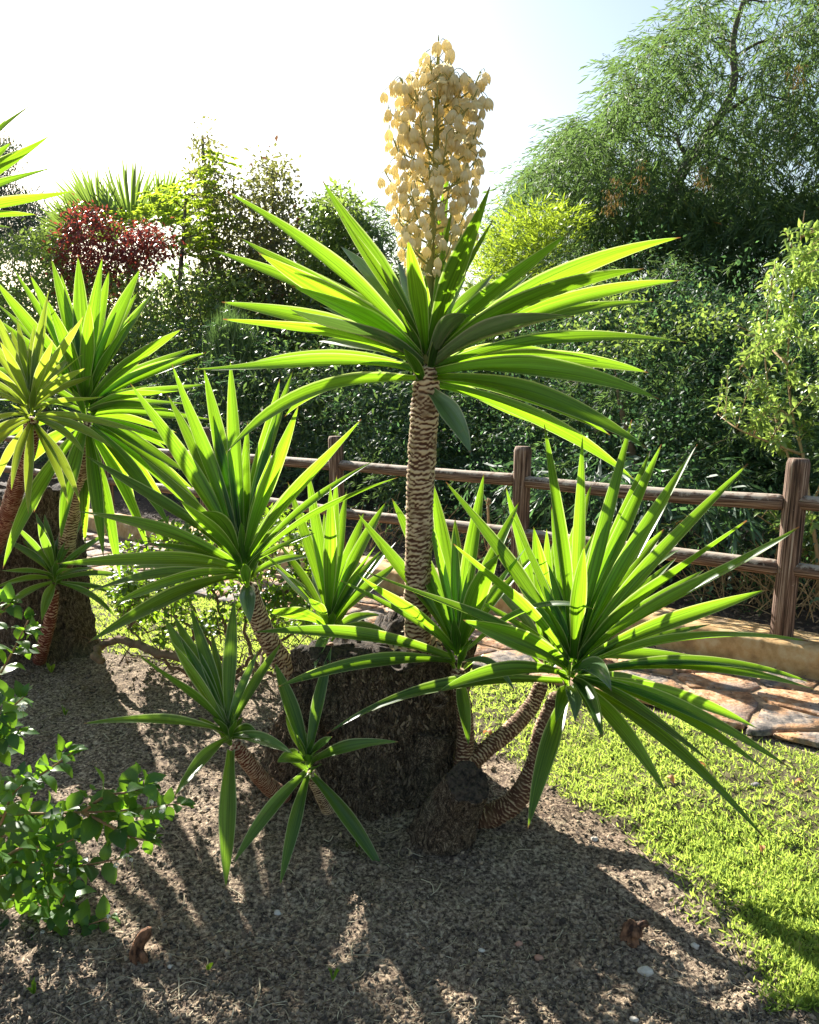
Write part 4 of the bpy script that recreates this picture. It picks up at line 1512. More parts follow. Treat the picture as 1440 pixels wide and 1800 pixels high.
def limbs(root, org, trunk_pts, r0, r1, targets, mat, n_sub=2, name="trunk", rr=0.25, seg=8, wig=.06):
    """trunk polyline (world) plus branches reaching the target points"""
    r = random.Random(len(targets) * 7 + 1)
    b = Bag(org)
    path = spline(trunk_pts, 26)

    def wob(th, s):
        return 1 + .10 * fbm(np.stack([np.cos(th) * 2, np.sin(th) * 2, s * 5], -1), 3)
    v, f, _, _ = tube(path, np.linspace(r0, r1, 26), 14, True, wob)
    b.add(v, f)
    mx = np.linalg.norm(path[-1] - path[0])
    nodes = [(p, r0 + (r1 - r0) * i / 25) for i, p in enumerate(path) if i > 8]
    for t in sorted(targets, key=lambda q: np.linalg.norm(q - path[-1])):
        best = min(nodes, key=lambda nd: np.linalg.norm(nd[0] - t) + max(0, nd[0][2] - t[2]) * 1.5)
        p, rad = best
        d = t - p
        L = np.linalg.norm(d)
        if L < .08:
            continue
        mid = p + d * .5 + np.array([r.uniform(-1, 1), r.uniform(-1, 1), r.uniform(0, 1.4)]) * L * wig * 2
        bp = spline([p, p + d * .2 + ZUP * L * .08, mid, t], 9)
        ra = min(rad * .6, .012 + L * .02)
        v, f, _, _ = tube(bp, np.linspace(ra, ra * rr, 9), seg, True)
        b.add(v, f)
        for i in (3, 5, 7):
            nodes.append((bp[i], ra * (1 - i / 12)))
    return obj(name, b.mesh(name, [mat]), root)


def some(c, n):
    idx = rng.choice(len(c), min(n, len(c)), replace=False)
    return [c[i] for i in idx]


PR_LONG = proto_long(0.105, 0.10)
PR_NARROW = proto_long(0.13, 0.06)
PR_SMALL = proto_flat(0.5, 0.10)
PR_SMALL2 = proto_flat(0.38, 0.12)
PR_OVAL = proto_simple(0.5, 0.10, 0.05)

# ------------------------------------------------------------------ weeping wattle on the right
WP = [(868, 470), (862, 420), (890, 350), (925, 300), (968, 255), (990, 215), (1045, 203), (1085, 170), (1085, 110), (1150, 62), (1212, 15), (1240, -60), (1600, -160), (1640, 640), (1250, 680), (900, 600)]


def wbias(x, y):
    return np.clip(0.50 + (y - 60) / 620.0, 0.45, 1.0) * np.clip(.75 + 1.0 * fbm(np.stack([x / 60.0, y / 60.0, x * 0 + 9], -1), 3), .15, 1) * np.where((x > 1180) & (y < 330), .62, 1)


def gaps(x, y):
    n_ = fbm(np.stack([x / 75.0, y / 60.0, x * 0 + 3], -1), 3)
    return np.clip(.62 + .9 * n_, .12, 1)


cen = crown_points(WP, -4.2, -8.0, 14500, wbias, 1.3)
o_w = Pq(1290, 1020, -4.0)
o_w[2] = 0.3
wt = thing("wattle_tree", "tall weeping narrow-leaved tree filling the upper right behind the fence", "tree", o_w)
parts = [strand_leaves(cen, 12, 0.34, 0.125, PR_LONG, fan=.75, side=.55, sag=.8)]
edge = crown_points([(850, 470), (845, 415), (875, 345), (915, 290), (960, 240), (985, 205), (1045, 190), (1075, 160), (1075, 100), (1150, 50), (1210, 5), (1235, -60), (1270, -60), (1250, 20), (1180, 80), (1120, 120), (1120, 200), (1050, 240), (1000, 280), (950, 330), (900, 400)], -4.4, -7, 700)
parts.append(strand_leaves(edge, 10, 0.40, 0.12, PR_LONG, fan=1.0, side=.4, sag=.35))
add_crown(wt, o_w, parts, [M['wattle']])
tr = [o_w - ZUP * .3, Pq(1235, 820, -5), Pq(1130, 640, -5.2), Pq(1150, 480, -5.4), Pq(1195, 310, -5.5), Pq(1285, 170, -5.6), Pq(1290, 60, -5.6), Pq(1330, -60, -5.6)]
tg = [Pq(a[0], a[1], a[2] - 1.0) for a in [(1150, 330, -4.4), (1090, 420, -4.2), (1000, 400, -4), (940, 380, -4), (880, 365, -4), (1120, 200, -4.6), (1160, 120, -4.6), (1360, 300, -4.4), (1400, 180, -4.4), (1440, 60, -4.6), (1230, 300, -4.2), (1290, 330, -4),
                       (1360, 420, -4), (1060, 300, -4.4), (1020, 270, -4.2), (1240, 80, -4.5), (1380, 0, -5), (900, 440, -3.6), (870, 408, -3.6)]] + some(cen, 110)
limbs(wt, o_w, tr, .12, .02, tg, M['trunk_grey'], wig=.10)
# dry seed clusters in the crown
b = Bag(o_w)
for (px, py, hgt) in [(1128, 275, 60), (1085, 310, 45), (1070, 335, 40), (1235, 300, 30), (1400, 110, 50)]:
    c = np.array([Pq(px + rng.normal() * 6, py + rng.random() * hgt, -3.7 - .2 * rng.random()) for _ in range(14)])
    v, f, l = blob_leaves(c, 8, .03, .045, PR_NARROW, droop=1.4)
    l[:, 2] = .98
    b.add(v, f, l)
obj("seed_pods", b.mesh("seed_pods", [M['wattle']], smooth=False), wt, kind="stuff", label="rusty brown hanging seed clusters")

# lime-coloured shrub at the left foot of the wattle
LP = [(838, 470), (850, 420), (905, 385), (940, 362), (1000, 375), (1015, 400), (985, 440), (940, 470), (930, 520), (835, 540)]
cen = crown_points(LP, -3.3, -3.9, 520)
o_ = Pq(900, 900, -3.6)
o_[2] = .2
t = thing("lime_shrub", "bright lime-yellow shrub glowing in the sun at the left edge of the weeping tree", "shrub", o_)
add_crown(t, o_, [strand_leaves(cen, 12, 0.30, 0.09, PR_NARROW, fan=1.0, sag=-.5, side=.6)], [M['wattle_lime']])
limbs(t, o_, [o_, Pq(905, 700, -3.6), Pq(910, 480, -3.6)], .03, .012, some(cen, 14), M['trunk_grey'])

# ------------------------------------------------------------------ dark hedge masses behind the fence
HP = [(700, 640), (780, 560), (840, 500), (980, 440), (1080, 405), (1200, 440), (1330, 450), (1700, 440), (1800, 1075), (1300, 1078), (1140, 1050), (900, 1010), (640, 975), (600, 800)]
cen = crown_points(HP, -0.6, -3.8, 6400, lambda x, y: gaps(x, y) * np.clip((y - 400) / 120, .15, 1), 1.15)
cen = cen[(cen[:, 2] > 0.12)]
o_ = Pq(1100, 1060, -1.6)
o_[2] = .2
t = thing("evergreen_hedge", "dense dark blue-green hedge rising behind the fence on the right", "hedge", o_)
v1 = blob_leaves(cen[::3], 44, .13, .043, PR_SMALL, droop=.1)
v2 = strand_leaves(np.concatenate([cen[1::3], cen[2::3]]), 24, .30, .072, PR_LONG, fan=.9, sag=.5, side=.7)
# sunlit band near its top, put into the colour as brighter olive leaves
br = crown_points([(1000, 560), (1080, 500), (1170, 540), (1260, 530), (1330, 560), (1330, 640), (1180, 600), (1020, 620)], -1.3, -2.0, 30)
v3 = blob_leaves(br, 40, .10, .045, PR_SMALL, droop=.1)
add_crown(t, o_, [v1, v2, v3], [M['hedge'], M['wattle'], M['olive']], name="foliage")
limbs(t, o_, [o_ - ZUP * .1, o_ + np.array([.05, 0, .6]), o_ + np.array([-.1, .1, 1.3])], .05, .02, some(cen, 60), M['twig'], name="branches")

HP2 = [(-400, 640), (-100, 600), (120, 590), (260, 570), (420, 560), (560, 580), (700, 560), (830, 520), (840, 700), (800, 960), (560, 940), (300, 880), (0, 850), (-400, 820)]
cen = crown_points(HP2, -1.3, -4.4, 4600, gaps, 1.15)
cen = cen[cen[:, 2] > 0.15]
o_ = Pq(420, 880, -2.6)
o_[2] = .2
t = thing("undergrowth_hedge", "shady tangled hedge of mixed undergrowth behind the fence on the left", "hedge", o_)
add_crown(t, o_, [blob_leaves(cen[:1500], 30, .19, .075, PR_SMALL2, droop=.1), strand_leaves(cen[1500:], 22, .38, .075, PR_NARROW, fan=1.0, sag=.2, side=.8)], [M['hedge2'], M['hedge']], name="foliage")
limbs(t, o_, [o_ - ZUP * .1, o_ + np.array([.05, 0, .5]), o_ + np.array([-.1, .1, 1.0])], .05, .02, some(cen, 60), M['twig'], name="branches")

# ------------------------------------------------------------------ trees behind on the left
def simple_tree(name, label, cat, poly, q0, q1, ncl, per, sigma, size, proto, mat, trunk, r0, ntar=24, strand=False, group=None, tmat='trunk_grey', bias=None, **kw):
    cen = crown_points(poly, q0, q1, ncl, bias)
    tp = [Pq(*a) for a in trunk]
    o = tp[0].copy()
    o[2] = 0.25
    tp[0][2] = 0.1
    t = thing(name, label, cat, o, group)
    if strand:
        pr = strand_leaves(cen, per, sigma, size, proto, **kw)
    else:
        pr = blob_leaves(cen, per, sigma, size, proto, **kw)
    add_crown(t, o, [pr], [M[mat]])
    limbs(t, o, tp, r0, r0 * .3, some(cen, ntar), M[tmat], wig=.09)
    return t


simple_tree("pinnate_tree", "young light-green tree with feathery leaves and a slim grey forked trunk, left background", "tree",
            [(212, 375), (228, 345), (265, 335), (310, 335), (330, 300), (345, 265), (385, 255), (400, 330), (405, 440), (350, 455), (300, 440), (240, 430)], -3.9, -4.8, 190, 24, .32, .10, PR_SMALL2, 'pinnate',
            [(318, 850, -4.3), (318, 640, -4.3), (315, 560, -4.3), (317, 480, -4.3), (322, 420, -4.3), (328, 330, -4.3)], .07, 30, strand=True, fan=1.2, sag=.35, side=.5)
simple_tree("slender_tree", "tall sparse dark tree with a thin pointed top, behind the feathery tree", "tree",
            [(345, 232), (362, 226), (372, 262), (392, 300), (440, 335), (468, 420), (480, 610), (330, 620), (345, 420), (338, 320)], -4.2, -5.4, 500, 14, .12, .095, PR_OVAL, 'brownish',
            [(400, 850, -4.8), (395, 640, -4.8), (385, 480, -4.8), (362, 340, -4.8), (356, 238, -4.8)], .08, 50, zsq=1.0)
simple_tree("round_topped_tree", "open-crowned dark tree with a rounded top, just left of the flowering yucca", "tree",
            [(432, 385), (442, 305), (470, 280), (498, 283), (520, 320), (522, 385), (555, 430), (560, 600), (440, 600)], -4.0, -5.4, 460, 14, .12, .095, PR_OVAL, 'brownish',
            [(490, 850, -4.6), (492, 640, -4.6), (482, 480, -4.6), (480, 300, -4.6)], .075, 50, zsq=1.0)
simple_tree("bushy_tree", "broad bushy green tree behind the tall leaves left of the flower spike", "tree",
            [(530, 440), (548, 375), (575, 345), (600, 330), (628, 360), (650, 420), (660, 600), (520, 600)], -3.4, -4.8, 640, 18, .11, .085, PR_SMALL, 'olive',
            [(590, 850, -4.2), (592, 640, -4.2), (590, 480, -4.2), (598, 360, -4.2)], .07, 40)
simple_tree("feathery_tree", "pale blue-green feathery tree next to the base of the flower spike", "tree",
            [(610, 385), (650, 352), (700, 385), (735, 450), (800, 470), (800, 640), (610, 620)], -3.4, -4.8, 520, 14, .34, .12, PR_LONG, 'wattle',
            [(690, 850, -4.2), (690, 640, -4.2), (680, 480, -4.2), (660, 400, -4.2)], .06, 36, strand=True, fan=.8, sag=.5)
simple_tree("red_leaf_shrub", "dark red-leaved shrub in the left background below the fan palm", "shrub",
            [(102, 430), (116, 392), (145, 366), (178, 366), (200, 410), (225, 408), (250, 398), (290, 405), (300, 440), (262, 470), (215, 470), (205, 520), (110, 520)], -3.3, -4.3, 430, 20, .13, .075, PR_SMALL, 'red',
            [(190, 850, -3.8), (190, 640, -3.8), (185, 500, -3.8)], .05, 24, bias=lambda x, y: .35 + .65 * ((x < 200) | (y > 400)))
simple_tree("mixed_shrub", "loose olive-green shrub in the far left background under the red leaves", "shrub",
            [(-200, 440), (0, 420), (60, 400), (110, 420), (110, 470), (240, 480), (330, 500), (420, 480), (460, 520), (460, 640), (-200, 660)], -3.2, -5.0, 1500, 18, .13, .10, PR_SMALL, 'olive',
            [(80, 850, -4.0), (80, 640, -4.0), (85, 520, -4.0)], .06, 34)
simple_tree("dark_conifer", "distant dark conifer at the left edge of the picture", "tree",
            [(-120, 230), (-20, 235), (22, 262), (12, 300), (16, 342), (62, 350), (98, 385), (120, 440), (-120, 460)], -5.2, -7.0, 1100, 22, .17, .17, PR_NARROW, 'conifer',
            [(-20, 850, -6), (-20, 640, -6), (-20, 400, -6)], .12, 30, droop=.0)

# fine upright broom
o_ = Pq(400, 760, -2.2)
o_[2] = .3
t = thing("broom_bush", "fine upright broom bush with thread-like green stems in the left middle background", "shrub", o_)
b = Bag(o_)
n = 1500
c = in_poly_points([(352, 640), (362, 560), (400, 520), (450, 560), (458, 640)], n)
basep = np.array([Pq(405 + 28 * rng.normal() * .6, 740, -2.0 - .4 * rng.random()) for _ in range(n)])
tip_ = Pv(c[:, 0], c[:, 1], y_at_q(c[:, 0], -2.0 - .5 * rng.random(n), c[:, 1]))
d = tip_ - basep
v, f, l = scatter(proto_long(.012, .0), basep, rot_frames(d, rand_dirs(n)), np.stack([np.linalg.norm(d, axis=1) * 1.0] * 3, -1))
b.add(v, f, l)
obj("stems", b.mesh("stems", [M['broom']], smooth=False), t, kind="stuff")


# ------------------------------------------------------------------ fan palm
def fan_palm():
    r = random.Random(12)
    o = Pq(235, 850, -4.9)
    o[2] = .2
    root = thing("fan_palm", "fan palm with spiky fronds rising above the red shrub, left background", "palm", o)
    crown = Pq(232, 455, -4.9)
    v, f, _, _ = tube(spline([o - ZUP * .1, (o + crown) / 2 + np.array([.05, 0, 0]), crown], 16), np.linspace(.16, .12, 16), 12, True)
    obj("trunk", make_mesh("trunk", v - o, f, None, [M['trunk_grey']]), root)
    d0 = crown[1]
    for (px, py, spread, Lp, lean) in [(230, 405, .8, 118, 0.05), (285, 400, .6, 105, .5), (180, 405, .6, 112, -.45), (150, 425, .6, 95, -.95), (125, 455, .7, 70, -1.3), (320, 430, .6, 70, 1.2), (200, 425, 1.0, 85, -.3)]:
        dd = r.uniform(-.35, .35)
        hub = P(px, py, d0 + dd)
        b = Bag(crown)
        v, f, _, _ = tube(spline([crown, (crown + hub) / 2 + ZUP * .05, hub], 8), .014, 6, True)
        b.add(v, f)
        ns = 26
        ups = np.array([math.sin(lean), r.uniform(-.5, .1), math.cos(lean)])
        ups /= np.linalg.norm(ups)
        sidev = unit(np.cross(ups, [r.uniform(-.3, .3), 1, 0]))
        L = Lp / 1440 * d0
        dirs, pos = [], []
        for k in range(ns):
            a = (k / (ns - 1) - .5) * 2 * spread * 1.25
            dirs.append(ups * math.cos(a) + sidev * math.sin(a) + np.array([0, r.uniform(-.08, .08), 0]))
            pos.append(hub)
        dirs = np.array(dirs)
        Ls = L * (1 - .25 * np.abs(np.linspace(-1, 1, ns)) ** 2) * rng.uniform(.85, 1.05, ns)
        nrm = np.cross(ups, sidev)
        v, f, l = scatter(proto_long(.05, .012), np.array(pos), rot_frames(dirs, np.repeat(nrm[None], ns, 0) + rand_dirs(ns) * .4), Ls)
        b.add(v, f, l, 1)
        obj("frond", b.mesh("frond", [M['stalk'], M['palm']], smooth=False), root, loc=crown - o)


fan_palm()

# thicket behind the hedges
HP3 = [(-500, 560), (-100, 500), (120, 480), (330, 470), (560, 480), (700, 500), (860, 560), (1500, 600), (1600, 900), (900, 880), (500, 840), (-500, 760)]
cen = crown_points(HP3, -4.6, -9.0, 3600, lambda x, y: np.clip((y - 440) / 130, .15, 1))
cen = cen[cen[:, 2] > .2]
b = Bag()
v, f, l = blob_leaves(cen, 24, .30, .16, PR_SMALL, droop=.1)
b.add(v, f, l)
obj("back_thicket", b.mesh("back_thicket", [M['hedge2']], smooth=False), kind="stuff")

# distant wood closing the view
b = Bag()
n = 9000
ang = rng.uniform(-1.15, 1.25, n)
dist = rng.uniform(32, 46, n)
cz = rng.random(n) ** 1.3 * (3.2 + 1.5 * np.sin(ang * 9) + 1.0 * np.sin(ang * 23 + 1))
pos = np.stack([np.sin(ang) * dist, np.cos(ang) * dist, cz + .2], -1)
v, f, l = blob_leaves(pos, 10, .6, .55, PR_SMALL, droop=.1)
b.add(v, f, l)
obj("far_woods", b.mesh("far_woods", [M['hedge2']], smooth=False), kind="stuff")


# ------------------------------------------------------------------ twiggy plants with pickable leaves
def frame_mat(R):
    m = np.asarray(R)
    from mathutils import Matrix
    return Matrix(m.tolist()).to_quaternion()


def place_leaves(parent, porg, protos, recs, maxn, joined_parent, jorg, mat, joined_proto):
    """recs: (pos, R, size); largest-looking first become objects of their own"""
    recs = sorted(recs, key=lambda r_: r_[1][1] - r_[2] * 20 if False else -r_[2] / max(.5, r_[0][1]))
    for k, (p, R, s) in enumerate(recs[:maxn]):
        o = obj("leaf", protos[k % len(protos)], parent(k) if callable(parent) else parent, loc=p - (porg(k) if callable(porg) else porg))
        o.rotation_mode = 'QUATERNION'
        o.rotation_quaternion = frame_mat(R)
        o.scale = (s, s, s)
    rest = recs[maxn:]
    if rest:
        v, f, l = scatter(joined_proto, np.array([x[0] for x in rest]), np.array([x[1] for x in rest]), np.array([x[2] for x in rest]))
        b = Bag(jorg)
        b.add(v, f, l)
        obj("leaves", b.mesh("leaves", [mat]), joined_parent, kind="stuff")


def leaf_protos(name, mat, n, **kw):
    out = []
    for k in range(n):
        v, f, l = broad_leaf(**{**kw, 'bend': kw.get('bend', .14) * (0.5 + k / n)})
        l = np.column_stack([l, np.full(len(l), (k + .5) / n)])
        out.append(make_mesh(name, v, f, l, [mat]))
    return out


def leaves_on(path, spacing, size, r, start=.15, spread=1.0, droop=.3, pairs=True, tipsmall=.5):
    path = np.asarray(path)
    seg = np.linalg.norm(np.diff(path, axis=0), axis=1)
    L = seg.sum()
    cum = np.concatenate([[0], np.cumsum(seg)])
    out = []
    s = L * start
    k = 0
    while s <= L:
        i = min(len(path) - 2, int(np.searchsorted(cum, s) - 1))
        i = max(0, i)
        t = (s - cum[i]) / (seg[i] + 1e-9)
        p = path[i] + (path[i + 1] - path[i]) * t
        tn = unit(path[i + 1] - path[i])
        a = k * 1.57 + r.uniform(-.4, .4)
        X = unit(np.cross(tn, [0.1, .2, 1]))
        Yv = np.cross(tn, X)
        for sgn in ((1, -1) if pairs else (1,)):
            rad = (X * math.cos(a) + Yv * math.sin(a)) * sgn
            d = unit(tn * r.uniform(.3, .8) + rad * spread + np.array([0, 0, -droop * r.uniform(.3, 1.4)]))
            up = unit(tn * .6 + ZUP * .8 + np.array([r.uniform(-.5, .5)] * 3))
            R = rot_frames(d[None], up[None])[0]
            sz = size * (1 - tipsmall * (s / L) ** 3) * r.uniform(.65, 1.15)
            out.append((p + rad * .004, R, sz))
        s += spacing * r.uniform(.7, 1.3)
        k += 1
    if k:
        for _ in range(3):
            d = unit(unit(path[-1] - path[-2]) + np.array([r.uniform(-.6, .6) for _ in range(3)]))
            out.append((path[-1], rot_frames(d[None], unit(np.array([r.uniform(-.4, .4), r.uniform(-.4, .4), 1.0]))[None])[0], size * .5))
    return out


# pale shrub at the right edge
def pale_shrub():
    r = random.Random(21)
    org = Pq(1432, 1075, -.95)
    org[2] = .15
    root = thing("pale_leaved_shrub", "tall pale yellow-green shrub with tan stems behind the right-hand fence post", "shrub", org)
    Q = -1.0
    stems = [[(1432, 1080), (1440, 1000), (1425, 900), (1412, 800), (1395, 740), (1385, 640), (1395, 520), (1415, 370)],
             [(1425, 900), (1385, 800), (1355, 700), (1345, 600), (1360, 480)],
             [(1395, 740), (1340, 690), (1300, 650)],
             [(1412, 800), (1360, 780), (1300, 755), (1262, 728)],
             [(1440, 1000), (1480, 860), (1470, 700), (1460, 520), (1480, 400)],
             [(1385, 640), (1330, 590), (1290, 570)],
             [(1440, 1000), (1380, 940), (1330, 905)],
             [(1425, 900), (1450, 840), (1500, 800)]]
    b = Bag(org)
    nodes, recs = [], []
    for k, s in enumerate(stems):
        pts = [Pq(a, c, Q + .25 * math.sin(k * 2 + i)) if i else Pq(a, c, Q) for i, (a, c) in enumerate(s)]
        if k and not (s[0] == (1440, 1000)):
            pts[0] = Pq(*s[0], Q)
        path = spline(pts, 24)
        v, f, _, _ = tube(path, np.linspace(.017 if k == 0 else .010, .003, 24), 8, True)
        b.add(v, f)
        nodes += list(path[6:])
    poly = [(1440, 350), (1408, 362), (1398, 400), (1362, 420), (1350, 470), (1318, 515), (1322, 560), (1285, 585), (1275, 640), (1262, 700), (1252, 735), (1290, 765), (1340, 800), (1400, 830), (1520, 820), (1560, 380)]
    ends = in_poly_points(poly, 185)
    low = in_poly_points([(1295, 900), (1330, 880), (1440, 890), (1500, 900), (1500, 1000), (1420, 1010), (1350, 960)], 18)
    for e in np.concatenate([ends, low]):
        p = Pq(e[0], e[1], Q + r.uniform(-.35, .4))
        nd = min(nodes, key=lambda q: np.linalg.norm(q - p) + max(0, q[2] - p[2] + .05) * 2)
        d = p - nd
        if np.linalg.norm(d) > .45:
            nd = p - unit(d) * .45
        path = spline([nd, nd + d * .5 + ZUP * .03, p + ZUP * .02], 8)
        v, f, _, _ = tube(path, np.linspace(.0035, .0015, 8), 5, True)
        b.add(v, f)
        recs += leaves_on(path, .034, .085, r, .2, 1.0, .45)
    st = obj("stems", b.mesh("stems", [M['twig_pale']]), root)
    protos = leaf_protos("shrub_leaf", M['privet'], 6, w=.40, bend=.16, fold=.3)
    place_leaves(root, org, protos, recs, 290, root, org, M['privet'], broad_leaf(w=.40, bend=.16, ny=5, fold=.3))


pale_shrub()


# low rounded bush behind the left head
def low_bush():
    r = random.Random(31)
    org = G(405, 1195)
    root = thing("low_round_bush", "low rounded green bush with bare twisted branches, between the left yuccas", "bush", org)
    d0 = org[1]
    b = Bag(org)
    nodes = []
    bases = [(405, 1195), (380, 1200), (455, 1180), (330, 1190)]
    mains = [[(405, 1197), (350, 1165), (270, 1145), (215, 1125), (178, 1135), (168, 1152), (182, 1166)],
             [(405, 1195), (370, 1130), (300, 1080), (230, 1050)], [(405, 1195), (400, 1120), (370, 1030), (330, 960)],
             [(380, 1200), (340, 1130), (345, 1080), (290, 1010)], [(455, 1185), (470, 1120), (500, 1040), (530, 970)],
             [(455, 1185), (430, 1100), (440, 1000), (450, 930)], [(405, 1197), (450, 1150), (520, 1110), (560, 1060)],
             [(405, 1197), (440, 1180), (500, 1190), (540, 1200)], [(330, 1190), (338, 1130), (400, 1090), (470, 1060)], [(380, 1200), (300, 1170), (250, 1130), (210, 1080)]]
    for k, s in enumerate(mains):
        pts = [P(a, c, d0 + (0 if i == 0 else r.uniform(-.22, .22))) for i, (a, c) in enumerate(s)]
        path = spline(pts, 26)
        path += 0.008 * np.stack([np.sin(np.arange(26) * 1.7 + k), np.cos(np.arange(26) * 1.3), np.sin(np.arange(26) * 2.1)], -1) * (np.arange(26)[:, None] > 2)
        r0 = .024 if k == 0 else .012
        v, f, _, _ = tube(path, np.linspace(r0, .02 if k == 0 else .004, 26), 9, True)
        b.add(v, f)
        nodes += list(path[8:])
    tips = in_poly_points([(175, 1040), (200, 960), (240, 930), (300, 905), (360, 890), (480, 880), (540, 900), (600, 960), (600, 1040), (560, 1110), (470, 1115), (350, 1105), (230, 1115)], 360)
    recs = []
    for e in tips:
        p = P(e[0], e[1], d0 + r.uniform(-.45, .5))
        nd = min(nodes, key=lambda q: np.linalg.norm(q - p))
        d = p - nd
        if np.linalg.norm(d) > .35:
            nd = p - unit(d) * .35
        path = spline([nd, nd + d * .5 + np.array([r.uniform(-.02, .02), 0, .02]), p], 6)
        v, f, _, _ = tube(path, np.linspace(.003, .0015, 6), 4, True)
        b.add(v, f)
        recs += leaves_on(path, .034, .056, r, .35, 1.0, .2)
    # bare crossing twigs low down
    for k in range(60):
        p = P(r.uniform(190, 560), r.uniform(1100, 1190), d0 + r.uniform(-.3, .3))
        q = p + np.array([r.uniform(-.25, .25), r.uniform(-.15, .15), r.uniform(-.05, .2)])
        v, f, _, _ = tube(spline([p, (p + q) / 2 + np.array([0, 0, r.uniform(-.03, .05)]), q], 6), np.linspace(.004, .0015, 6), 4, True)
        b.add(v, f)
    obj("branches", b.mesh("branches", [M['twig']]), root)
    protos = leaf_protos("bush_leaf", M['bush'], 6, w=.62, bend=.12)
    place_leaves(root, org, protos, recs, 290, root, org, M['bush'], broad_leaf(w=.62, bend=.12, ny=5))


low_bush()


